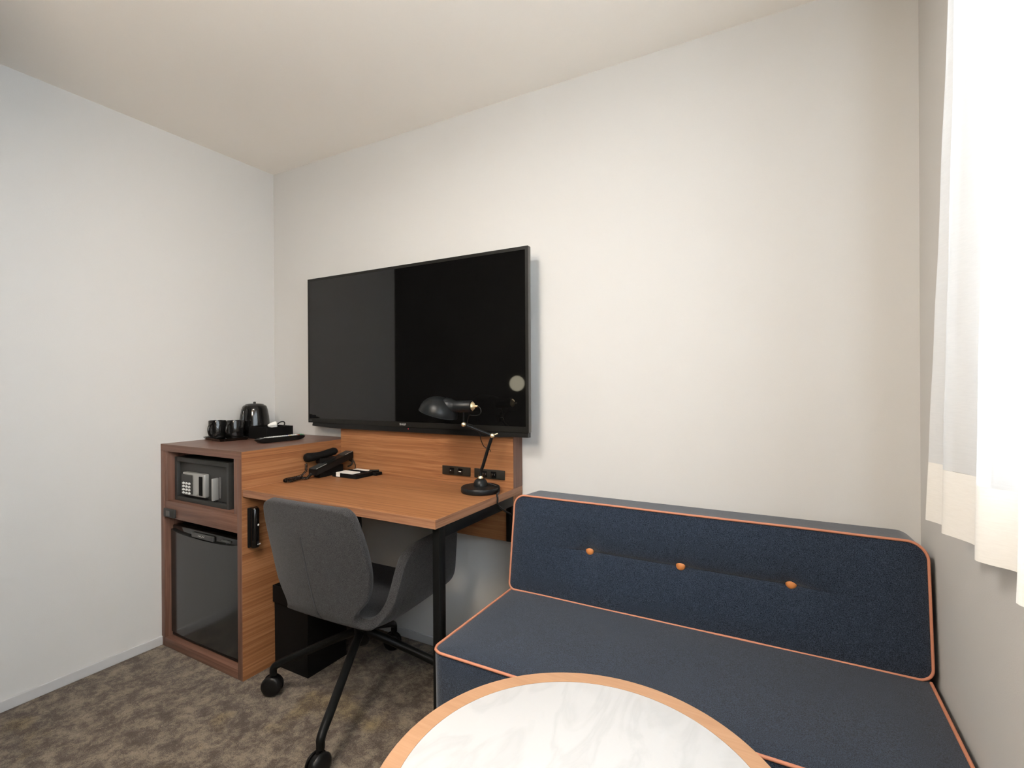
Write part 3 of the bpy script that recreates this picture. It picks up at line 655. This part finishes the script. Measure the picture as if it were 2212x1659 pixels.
# ================================================================== desk lamp
lx, ly = 1.432, -0.174
dl = Thing('desk_lamp', (lx, ly, ZD), 'black jointed desk lamp with brass fittings and dome shade', 'lamp')
bm = BM(); lathe(bm, [(0, 0), (0.070, 0), (0.0735, 0.004), (0.0735, 0.017), (0.071, 0.0205), (0.045, 0.0225), (0.026, 0.0235), (0, 0.0235)], 48, (lx, ly, ZD)); dl.part('base', bm, 'lampblack', 50)
bm = BM(); lathe(bm, [(0.027, 0.0235), (0.0265, 0.032), (0.021, 0.044), (0.012, 0.050), (0, 0.051)], 36, (lx, ly, ZD)); dl.part('dome', bm, 'lampblack', 60)
bm = BM(); lathe(bm, [(0, 0), (0.0095, 0), (0.0108, 0.003), (0.0078, 0.007), (0.0075, 0.010), (0, 0.010)], 20, (lx, ly, ZD + 0.0495)); dl.part('collar', bm, 'brass', 50, label='brass collar')
J1 = Vector((1.488, -0.180, 0.959)); J2 = Vector((1.398, -0.233, 1.001))
bm = BM(); tube(bm, spline([(lx, ly, ZD + 0.053), (lx + 0.001, ly, ZD + 0.075), (lx + 0.012, ly - 0.001, ZD + 0.10), (lx + 0.034, ly - 0.004, ZD + 0.158), J1], 6), 0.0062, 14); dl.part('lower_arm', bm, 'lampblack', 60)
bm = BM(); tube(bm, [J1, J2], 0.0052, 14); dl.part('upper_arm', bm, 'lampblack', 60)
cam_p = Vector((2.42484, -1.73624, 1.15))
for J, nm in ((J1, 'joint'), (J2, 'joint')):
    ax = Vector((0.50, -0.86, 0.06)).normalized()
    bm = BM(); lathe(bm, [(0, -0.010), (0.009, -0.010), (0.0098, -0.008), (0.0098, 0.008), (0.009, 0.010), (0, 0.010)], 24, J, ax); jo = dl.part(nm, bm, 'lampblack', 50)
    bm = BM(); lathe(bm, [(0, 0.0145), (0.004, 0.0142), (0.0078, 0.0118), (0.0080, 0.009)], 20, J, ax); dl.part('joint_cap', bm, 'brass', 60, label='round brass joint cap')
bm = BM(); tube(bm, [J1 + Vector((0.010, 0.0, 0.004)), J1 + Vector((0.021, 0.004, 0.008))], 0.0024, 10); dl.part('wing_screw', bm, 'brass', 60)
# head
HC_ = Vector((1.342, -0.262, 1.061))   # centre of the shade
hx = (Vector((1, 0.12, 0.03))).normalized()
S0 = HC_ + Vector((0.030, 0.004, 0.006))
bm = BM(); lathe(bm, [(0.0215, 0), (0.0215, 0.072), (0.020, 0.074), (0, 0.074)], 32, S0 + Vector((0, 0, 0.0)), hx); dl.part('socket', bm, 'lampblack', 50)
bm = BM(); lathe(bm, [(0.015, 0), (0.0165, 0.002), (0.013, 0.006), (0.008, 0.010), (0.004, 0.012), (0.0035, 0.022), (0, 0.023)], 24, S0 + hx * 0.074, hx); dl.part('socket_cap', bm, 'brass', 50, label='brass socket end')
bm = BM(); tube(bm, [J2, J2 + Vector((0.001, -0.002, 0.028)), S0 + hx * 0.040], 0.0032, 10); dl.part('shade_bracket', bm, 'lampblack', 60)
up = Vector((0.30, 0.02, 1)).normalized()
bm = BM(); lathe(bm, [(0.034, -0.030), (0.031, -0.014), (0.0265, -0.004), (0.0225, 0.003), (0.0216, 0.006)], 32, S0, hx); dl.part('neck', bm, 'lampblack', 60)
bm = BM(); RR = 0.072; pr = [(0.0735, -0.002), (0.0735, 0.000)]
for i in range(0, 11):
    a = i / 10 * PI / 2; pr.append((RR * math.cos(a) ** 0.9 if i < 10 else 0.0, 0.0 + 0.062 * math.sin(a)))
inner = [(max(0, r - 0.002), h - 0.002) for r, h in pr[::-1]]
lathe(bm, [(0.0735, -0.002)] + pr[1:] + inner[:-2] + [(0.0715, -0.002), (0.0735, -0.002)], 48, HC_ + Vector((-0.035, -0.004, -0.020)), up); dl.part('shade', bm, 'lampblack', 60)
e_ = S0 + hx * 0.096
bm = BM(); tube(bm, spline([e_, e_ + Vector((0.010, 0, -0.006)), e_ + Vector((0.014, 0, -0.020)), e_ + Vector((0.004, 0, -0.032)), e_ + Vector((-0.020, -0.002, -0.034)), e_ + Vector((-0.04, 0.004, -0.036)), J2 + Vector((0.012, 0.003, 0.0))], 6), 0.0016, 8)
tube(bm, spline([J2 + Vector((0.012, 0.003, 0.002)), J2.lerp(J1, 0.3) + Vector((0, 0, 0.009)), J2.lerp(J1, 0.55) + Vector((0, 0, -0.010)), J2.lerp(J1, 0.62) + Vector((-0.004, 0, -0.028)), J1 + Vector((-0.038, -0.004, -0.036)), J1 + Vector((-0.030, 0, -0.046)), J1 + Vector((-0.012, 0, -0.052)), J1 + Vector((-0.010, 0, -0.060))], 6), 0.0016, 8)
dl.part('head_cord', bm, 'blackplastic', 60)
bm = BM(); tube(bm, spline([(lx + 0.024, ly + 0.012, ZD + 0.032), (lx + 0.045, ly + 0.020, ZD + 0.026), (lx + 0.068, ly + 0.018, ZD + 0.020), (lx + 0.080, ly - 0.004, ZD + 0.006), (lx + 0.086, ly - 0.026, ZD + 0.0042), (lx + 0.0915, ly - 0.030, ZD - 0.008), (lx + 0.0915, ly - 0.026, ZD - 0.035), (lx + 0.0905, ly + 0.03, ZD - 0.070), (lx + 0.090, ly + 0.075, ZD - 0.10), (lx + 0.090, ly + 0.082, ZD - 0.18)], 8), 0.0032, 8); dl.part('power_cord', bm, 'blackplastic', 60)

# ================================================================== waste bin
wb = Thing('waste_bin', (0.693, -0.333, 0), 'square black waste bin under the desk beside the cabinet', 'bin')
def open_box(x0, x1, y0, y1, z0, z1, w, taper=0.0):
    bm = BM()
    def ring(d, z): return [bm.verts.new(p) for p in ((x0 + d, y0 + d, z), (x1 - d, y0 + d, z), (x1 - d, y1 - d, z), (x0 + d, y1 - d, z))]
    a = ring(taper, z0); b = ring(0, z1); c = ring(w, z1); e = ring(w + taper, z0 + w)
    bm.faces.new(a[::-1]); bm.faces.new(e)
    for p, q in ((a, b), (b, c), (c, e)):
        for k in range(4): bm.faces.new((p[k], p[(k + 1) % 4], q[(k + 1) % 4], q[k]))
    bmesh.ops.bevel(bm, geom=bm.edges[:], offset=0.0015, segments=2, affect='EDGES'); return bm
wb.part('bin_body', open_box(0.5925, 0.794, -0.432, -0.235, 0.0, 0.325, 0.003, 0.001), 'blackmatte')
bm = BM()
for (a, b, c, d) in ((0.589, 0.798, -0.4365, -0.4325), (0.589, 0.798, -0.2345, -0.2305), (0.589, 0.5925, -0.4325, -0.2345), (0.7942, 0.798, -0.4325, -0.2345)):
    box(bm, a, b, c, d, 0.262, 0.330, 0.0008)
wb.part('collar', bm, 'blackmatte')

# ================================================================== sofa
sofa = Thing('sofa', (2.15, -0.35, 0), 'navy fabric sofa bench with coral piping along the back wall', 'sofa')
def rr_grid(u0, u1, v0, v1, rad, nu, nv):
    """grid mapped onto a rectangle with rounded corners; rad = (r00, r10, r11, r01)"""
    P = [[None] * (nv + 1) for _ in range(nu + 1)]
    for i in range(nu + 1):
        for j in range(nv + 1):
            u = u0 + (u1 - u0) * i / nu; v = v0 + (v1 - v0) * j / nv
            for (cu_, cv_, su, sv, r) in ((u0, v0, -1, -1, rad[0]), (u1, v0, 1, -1, rad[1]), (u1, v1, 1, 1, rad[2]), (u0, v1, -1, 1, rad[3])):
                if r <= 0: continue
                cx_ = cu_ - su * r; cy_ = cv_ - sv * r
                a = (u - cx_) * su / r; b = (v - cy_) * sv / r
                if a > 0 and b > 0:
                    a2 = a * math.sqrt(1 - b * b / 2); b2_ = b * math.sqrt(1 - a * a / 2)
                    u = cx_ + su * a2 * r; v = cy_ + sv * b2_ * r
            P[i][j] = (u, v)
    return P
def border(P):
    nu = len(P) - 1; nv = len(P[0]) - 1
    return [(i, 0) for i in range(nu)] + [(nu, j) for j in range(nv)] + [(i, nv) for i in range(nu, 0, -1)] + [(0, j) for j in range(nv, 0, -1)]
# --- backrest: u = x, v = height up the slope
BX0, BX1 = 1.567, 2.742; V1 = 0.3275
BO = Vector((0, -0.200, 0.4205)); BU = Vector((0, 0.050, 0.325)).normalized(); BNn = Vector((0, -BU.z, BU.y))   # outward normal
def bpos(u, v, w): return Vector((u, 0, 0)) + BO + BU * v + BNn * w
BTN = [1.852, 2.146, 2.443]; BV = (0.587 - 0.4205) / BU.z
def tuft(u, v):
    dv = v - BV
    if u < BTN[0]: e = math.exp(-((BTN[0] - u) / 0.055) ** 1.2)
    elif u > BTN[2]: e = math.exp(-((u - BTN[2]) / 0.055) ** 1.2)
    else:
        k = min(abs(u - b) for b in BTN); e = 0.66 + 0.34 * math.exp(-(k / 0.03) ** 2)
    g = math.exp(dv / 0.050) if dv < 0 else math.exp(-dv / 0.030)
    wide = math.exp(-(dv / 0.09) ** 2) * e * 0.006
    return -0.031 * e * g - 0.008 * e * math.exp(-abs(dv) / 0.005) - wide
P = rr_grid(BX0, BX1, 0, V1, (0.022, 0.030, 0.045, 0.038), 240, 160)
bm = BM(); nu, nv = 240, 160; V = [[None] * (nv + 1) for _ in range(nu + 1)]
for i in range(nu + 1):
    for j in range(nv + 1):
        u, v = P[i][j]
        du = min(i, nu - i) / nu * (BX1 - BX0); dv_ = min(j, nv - j) / nv * V1
        d = min(du, dv_); edge = 1 - math.exp(-d / 0.02)
        crown = 0.012 * edge * min(1, dv_ / 0.1 + 0.4)
        w = crown + tuft(u, v) * min(1, d / 0.02) + 0.0018 * noise.noise(Vector((u * 6, v * 9, 0))) * edge
        V[i][j] = bm.verts.new(bpos(u, v, w))
for i in range(nu):
    for j in range(nv): bm.faces.new((V[i][j], V[i + 1][j], V[i + 1][j + 1], V[i][j + 1]))
bd = border(P)
def back_of(i, j):
    u, v = P[i][j]; u = (BX0 + BX1) / 2 + (u - (BX0 + BX1) / 2) * 0.998
    z = 0.4205 + v * BU.z * (0.975)
    return Vector((u, -0.012, z))
ringf = [V[i][j] for i, j in bd]
r1 = [bm.verts.new(bpos(P[i][j][0] + 0.0, P[i][j][1], -0.014)) for i, j in bd]
r2 = [bm.verts.new(bpos(*P[i][j], 0).lerp(back_of(i, j), 0.55)) for i, j in bd]
r3 = [bm.verts.new(back_of(i, j)) for i, j in bd]
N = len(bd)
for A_, B_ in ((ringf, r1), (r1, r2), (r2, r3)):
    for k in range(N): bm.faces.new((A_[k], B_[k], B_[(k + 1) % N], A_[(k + 1) % N]))
bm.faces.new(r3)
br = sofa.part('backrest', bm, 'navy', 50)
bm = BM()
pp = [bpos(*P[i][j], 0.0018) + Vector((0, 0, 0.0012 * noise.noise(Vector((P[i][j][0] * 5, P[i][j][1] * 5, 2))))) for i, j in bd]
tube(bm, pp[::2], 0.0035, 8, closed=True); sofa.part('piping', bm, 'piping', 60, br, 'coral piping round the backrest')
for b in BTN:
    bm = BM(); c = bpos(b, BV + 0.001, -0.030); lathe(bm, [(0.0130, 0.000), (0.0142, 0.006), (0.0125, 0.0105), (0.007, 0.0130), (0, 0.0138)], 24, c, BNn); sofa.part('button', bm, 'button', 60, br, 'tan leather button')
# --- seat
SXa, SXb, SYf, SYb, SZ = 1.575, 2.737, -0.655, -0.140, 0.4175
P = rr_grid(SXa, SXb, SYf, SYb, (0.035, 0.01, 0.0, 0.0), 120, 50)
bm = BM(); nu, nv = 120, 50; V = [[None] * (nv + 1) for _ in range(nu + 1)]
for i in range(nu + 1):
    for j in range(nv + 1):
        u, v = P[i][j]; du = min(i, nu - i) / nu * (SXb - SXa); dv_ = min(j, nv) / nv * (SYb - SYf)
        d = min(du, dv_); V[i][j] = bm.verts.new((u, v, SZ + 0.004 * (1 - math.exp(-d / 0.03)) + 0.0012 * noise.noise(Vector((u * 5, v * 5, 0)))))
for i in range(nu):
    for j in range(nv): bm.faces.new((V[i][j], V[i + 1][j], V[i + 1][j + 1], V[i][j + 1]))
bd = border(P); ringf = [V[i][j] for i, j in bd]; N = len(bd)
rings = [ringf]
for dz, o in ((-0.012, 0.0035), (-0.10, 0.002), (-0.30, 0.0), (-0.395, -0.002)):
    r = []
    for i, j in bd:
        u, v = P[i][j]; cx_, cy_ = (SXa + SXb) / 2, (SYf + SYb) / 2
        dd = Vector((0, 0, 0))
        if i == 0: dd.x = -1
        if i == nu: dd.x = 0.0
        if j == 0: dd.y = -1
        if dd.length > 0: dd.normalize()
        r.append(bm.verts.new(Vector((u, v, SZ + dz)) + dd * o))
    rings.append(r)
for A_, B_ in zip(rings[:-1], rings[1:]):
    for k in range(N): bm.faces.new((A_[k], B_[k], B_[(k + 1) % N], A_[(k + 1) % N]))
bm.faces.new(rings[-1])
st = sofa.part('seat', bm, 'navy', 50)
bm = BM()
seq = [(0, j) for j in range(nv, 0, -1)] + [(i, 0) for i in range(nu)] + [(nu, j) for j in range(0, nv + 1)]
pp = []
for i, j in seq:
    u, v = P[i][j]
    if v > -0.195: continue
    o = Vector((-0.002 if i == 0 else (0.0 if i == nu else 0), -0.002 if j == 0 else 0, 0.001)); pp.append(Vector((u, v, SZ)) + o)
tube(bm, pp, 0.0038, 8); sofa.part('piping', bm, 'piping', 60, st, 'coral piping round the seat')
bm = BM()
for (x, y) in ((1.62, -0.60), (2.69, -0.60), (1.62, -0.2), (2.69, -0.2)):
    b2 = BM(); lathe(b2, [(0, 0), (0.018, 0), (0.02, 0.023), (0, 0.023)], 16, (x, y, 0)); sofa.part('foot', b2, 'blackplastic', 50)
bm.free()

# ================================================================== round table
tcx, tcy, tz, tr = 2.197, -1.148, 0.625, 0.272
tb = Thing('round_table', (tcx, tcy, 0), 'round white marble-top table with light wood rim in front of the sofa', 'table')
bm = BM(); r0 = 0.2435; lathe(bm, [(r0, -0.03), (tr - 0.004, -0.03), (tr, -0.026), (tr, -0.0012), (tr - 0.0012, 0), (r0, 0), (r0, -0.03)], 128, (tcx, tcy, tz)); tb.part('wood_rim', bm, 'oak', 40)
bm = BM(); lathe(bm, [(0, -0.028), (r0 - 0.0002, -0.028), (r0 - 0.0002, -0.0004), (r0 - 0.001, -0.0001), (0, -0.0001)], 128, (tcx, tcy, tz)); tb.part('tabletop', bm, 'marble', 40)
bm = BM(); lathe(bm, [(0, 0.018), (0.025, 0.018), (0.025, 0.57), (0.06, 0.593), (0.06, 0.594), (0, 0.594)], 32, (tcx, tcy, 0)); tb.part('column', bm, 'blackmetal', 40)
bm = BM(); lathe(bm, [(0, 0), (0.19, 0), (0.20, 0.004), (0.20, 0.008), (0.03, 0.018), (0, 0.018)], 64, (tcx, tcy, 0)); tb.part('foot_plate', bm, 'blackmetal', 40)

# ================================================================== office chair
HX, HY = 1.086, -0.423
ch = Thing('office_chair', (HX, HY, 0), 'charcoal felt swivel chair on a black four-star caster base pushed under the desk', 'chair')
# hub, four legs, casters
bm = BM(); lathe(bm, [(0, 0.205), (0.024, 0.205), (0.028, 0.215), (0.028, 0.275), (0.022, 0.283), (0.017, 0.285), (0.017, 0.338), (0.055, 0.342), (0.055, 0.350), (0, 0.350)], 28, (1.070, -0.418, 0)); ch.part('hub', bm, 'blackmetal', 40)
ang0 = math.atan2(-0.557 - HY, 0.790 - HX)
for k in range(4):
    a = ang0 + k * PI / 2; d = Vector((math.cos(a), math.sin(a), 0)); c = Vector((HX, HY, 0)); Rr = 0.345; h2 = Vector((1.070, -0.418, 0))
    bm = BM()
    pts = spline([h2 + (c + d * Rr - h2) * 0.04 + Vector((0, 0, 0.250)), h2 + (c + d * Rr - h2) * 0.30 + Vector((0, 0, 0.217)), c + d * (Rr - 0.070) + Vector((0, 0, 0.146)), c + d * (Rr - 0.022) + Vector((0, 0, 0.122)), c + d * (Rr - 0.002) + Vector((0, 0, 0.106)), c + d * Rr + Vector((0, 0, 0.080))], 8)
    tube(bm, pts, [0.0150 - 0.0025 * i / len(pts) for i in range(len(pts))], 16); lg = ch.part('leg', bm, 'blackmetal', 60)
    # caster: hood + two wheels
    ax = Vector(((0.52, -0.85, 0), (0.98, -0.05, 0), (-0.8, -0.6, 0), (0.45, -0.89, 0))[k]).normalized(); wd = Vector((ax.y, -ax.x, 0)); cc = c + d * Rr + wd * 0.008 - (ax * 0.010 if k == 0 else ax * 0)
    bm = BM(); lathe(bm, [(0, 0.0), (0.006, 0), (0.006, 0.05), (0, 0.05)], 10, cc + Vector((0, 0, 0.042)))
    lathe(bm, [(0, -0.008), (0.030, -0.008), (0.033, -0.005), (0.033, 0.005), (0.030, 0.008), (0, 0.008)], 28, cc + Vector((0, 0, 0.0375)), ax)
    cst = ch.part('caster', bm, 'blackplastic', 40)
    for s in (-1, 1):
        bm = BM(); lathe(bm, [(0, 0.024), (0.020, 0.024), (0.031, 0.021), (0.0368, 0.014), (0.0372, 0.010), (0.0368, 0.009), (0, 0.009)], 32, cc + Vector((0, 0, 0.0373)), ax * s); ch.part('wheel', bm, 'gloss' if False else 'blackplastic', 50, cst)
# shell: rows from the top of the back down and forward along the seat
CHX = 1.078; rot = math.radians(1.5)
# centre line of the INNER surface (y, z) relative world, with half width and side curl
rowsdef = [  # y, z, arc half width, wing height, wrap(forward bend of edges)
    (-0.660, 0.774, 0.165, 0, 0.006), (-0.6595, 0.764, 0.188, 0, 0.010), (-0.658, 0.747, 0.200, 0, 0.016), (-0.655, 0.715, 0.207, 0, 0.022), (-0.648, 0.670, 0.213, 0, 0.030),
    (-0.640, 0.620, 0.216, 0, 0.036), (-0.631, 0.570, 0.216, 0, 0.040), (-0.622, 0.520, 0.211, 0, 0.038), (-0.613, 0.475, 0.199, 0, 0.032), (-0.606, 0.442, 0.172, 0, 0.020),
    (-0.600, 0.420, 0.150, 0, 0.010), (-0.590, 0.402, 0.160, 0, 0.004), (-0.577, 0.392, 0.192, 0, 0.0), (-0.560, 0.387, 0.210, 0.018, 0.0), (-0.541, 0.386, 0.216, 0.060, 0), (-0.522, 0.386, 0.217, 0.120, 0), (-0.503, 0.386, 0.217, 0.180, 0), (-0.482, 0.386, 0.217, 0.215, 0),
    (-0.43, 0.387, 0.217, 0.226, 0), (-0.36, 0.389, 0.217, 0.226, 0), (-0.29, 0.392, 0.217, 0.224, 0), (-0.23, 0.396, 0.217, 0.221, 0), (-0.197, 0.399, 0.217, 0.218, 0), (-0.187, 0.400, 0.216, 0.212, 0)]
bm = BM(); NS = 15; G = []
for (y, z, hw, wh, wrap) in rowsdef:
    row = []
    for s in range(-NS, NS + 1):
        q = s / NS; sg = 1 if q >= 0 else -1; aq = abs(q)
        rc_ = 0.042; flat = hw - rc_ if wh > 0 else hw
        if wh <= 0:
            x = hw * q; yy_ = y + wrap * aq ** 2.2; zz = z + (0.006 * aq ** 3 if z < 0.40 else 0)
        else:
            arc = rc_ * PI / 2; tot = flat + arc * min(1, wh / 0.06) + max(0, wh - rc_)
            l = aq * tot
            if l <= flat: xo, zo = l, 0
            else:
                th = min(PI / 2 * min(1, wh / 0.06), (l - flat) / rc_); xo = flat + rc_ * math.sin(th); zo = rc_ * (1 - math.cos(th))
                rest = l - flat - rc_ * th
                if rest > 0: xo += rest * 0.07; zo += rest * 0.995
            x = sg * xo; yy_ = y + wrap * aq ** 2; zz = z + zo
        row.append((x, yy_, zz))
    G.append(row)
VV = [[bm.verts.new((CHX + x * math.cos(rot) - (y - HY) * math.sin(rot), HY + x * math.sin(rot) + (y - HY) * math.cos(rot), z)) for (x, y, z) in row] for row in G]
for i in range(len(G) - 1):
    for j in range(2 * NS): bm.faces.new((VV[i][j], VV[i][j + 1], VV[i + 1][j + 1], VV[i + 1][j]))
sh = ch.part('shell', bm, 'chairgrey', 180)
for p in sh.data.polygons: p.use_smooth = True
# outward = away from the sitter: check normal direction on the back
sm = sh.modifiers.new('thickness', 'SOLIDIFY'); sm.thickness = 0.034; sm.offset = 1.0
nrm = sh.data.polygons[4 * 2 * NS + NS].normal
if nrm.y > 0: sm.offset = -1.0
ss = sh.modifiers.new('round', 'SUBSURF'); ss.levels = 2; ss.render_levels = 2
bm = BM(); pts = []
for (y, z, hw, wh, wrap) in rowsdef[4:12]:
    pts.append((y, z))
sp_pts = []
for i, (y, z) in enumerate(pts):
    if i == 0: d = Vector((0, pts[1][0] - y, pts[1][1] - z))
    elif i == len(pts) - 1: d = Vector((0, y - pts[i - 1][0], z - pts[i - 1][1]))
    else: d = Vector((0, pts[i + 1][0] - pts[i - 1][0], pts[i + 1][1] - pts[i - 1][1]))
    d.normalize(); n_ = Vector((0, d.z, -d.y))     # to the outside
    if n_.y > 0 and i < 4: n_ = -n_
    if n_.z > 0.3: n_ = -n_
    q = Vector((0, y, z)) + n_ * 0.0366; X = -0.010 + i * 0.003
    sp_pts.append(Vector((CHX + X * math.cos(rot) - (q.y - HY) * math.sin(rot), HY + X * math.sin(rot) + (q.y - HY) * math.cos(rot), q.z)))
tube(bm, spline(sp_pts, 6), 0.0022, 8); ch.part('seam', bm, 'seamgrey', 60, label='lighter seam down the back')

# ================================================================== lamps outside the frame: wall reading lamp, plus two added fill lamps
LX = 0.742
rl = Thing('reading_lamp', (LX, -1.62, 1.15), 'round warm wall lamp seen only as a glow in the television', 'lamp')
bm = BM(); lathe(bm, [(0, 0), (0.03, 0), (0.03, 0.012), (0.056, 0.02), (0.058, 0.032), (0.055, 0.032)], 32, (LX, -1.62, 1.15), (0.3, 1, 0)); rl.part('housing', bm, 'blackmetal', 40)
bm = BM(); lathe(bm, [(0.055, 0.028), (0.03, 0.030), (0, 0.031)], 32, (LX, -1.62, 1.15), (0.3, 1, 0)); rl.part('diffuser', bm, 'lampglow', 60)
fl = Thing('fill_floor_lamp', (GLOBE.x, GLOBE.y, 0), 'added floor lamp with a glowing globe, unseen fill light behind the viewpoint', 'lamp')
bm = BM(); lathe(bm, [(0, 0), (0.13, 0), (0.13, 0.012), (0.01, 0.02), (0.008, GLOBE.z - GLOBE_R - 0.001), (0, GLOBE.z - GLOBE_R - 0.001)], 32, (GLOBE.x, GLOBE.y, 0)); fl.part('stand', bm, 'blackmetal', 40)
bm = BM(); lathe(bm, [(GLOBE_R * math.sin(PI * i / 16), -GLOBE_R * math.cos(PI * i / 16)) if 0 < i < 16 else (0, -GLOBE_R * math.cos(PI * i / 16)) for i in range(17)], 28, GLOBE); fl.part('shade', bm, 'globe', 60)
cl = Thing('fill_ceiling_lamp', (CEIL_FILL[0], CEIL_FILL[1], HC - 0.06), 'added round flush ceiling lamp, unseen fill light above the frame', 'lamp')
bm = BM(); lathe(bm, [(0, 0), (0.25, 0), (0.26, -0.02), (0.26, -0.045), (0, -0.045)], 48, (CEIL_FILL[0], CEIL_FILL[1], HC - 0.0005)); cl.part('housing', bm, 'white', 40)
bm = BM(); lathe(bm, [(0.25, -0.0455), (0.245, -0.058), (0, -0.062)], 48, (CEIL_FILL[0], CEIL_FILL[1], HC - 0.0005)); cl.part('diffuser', bm, 'opal', 60)
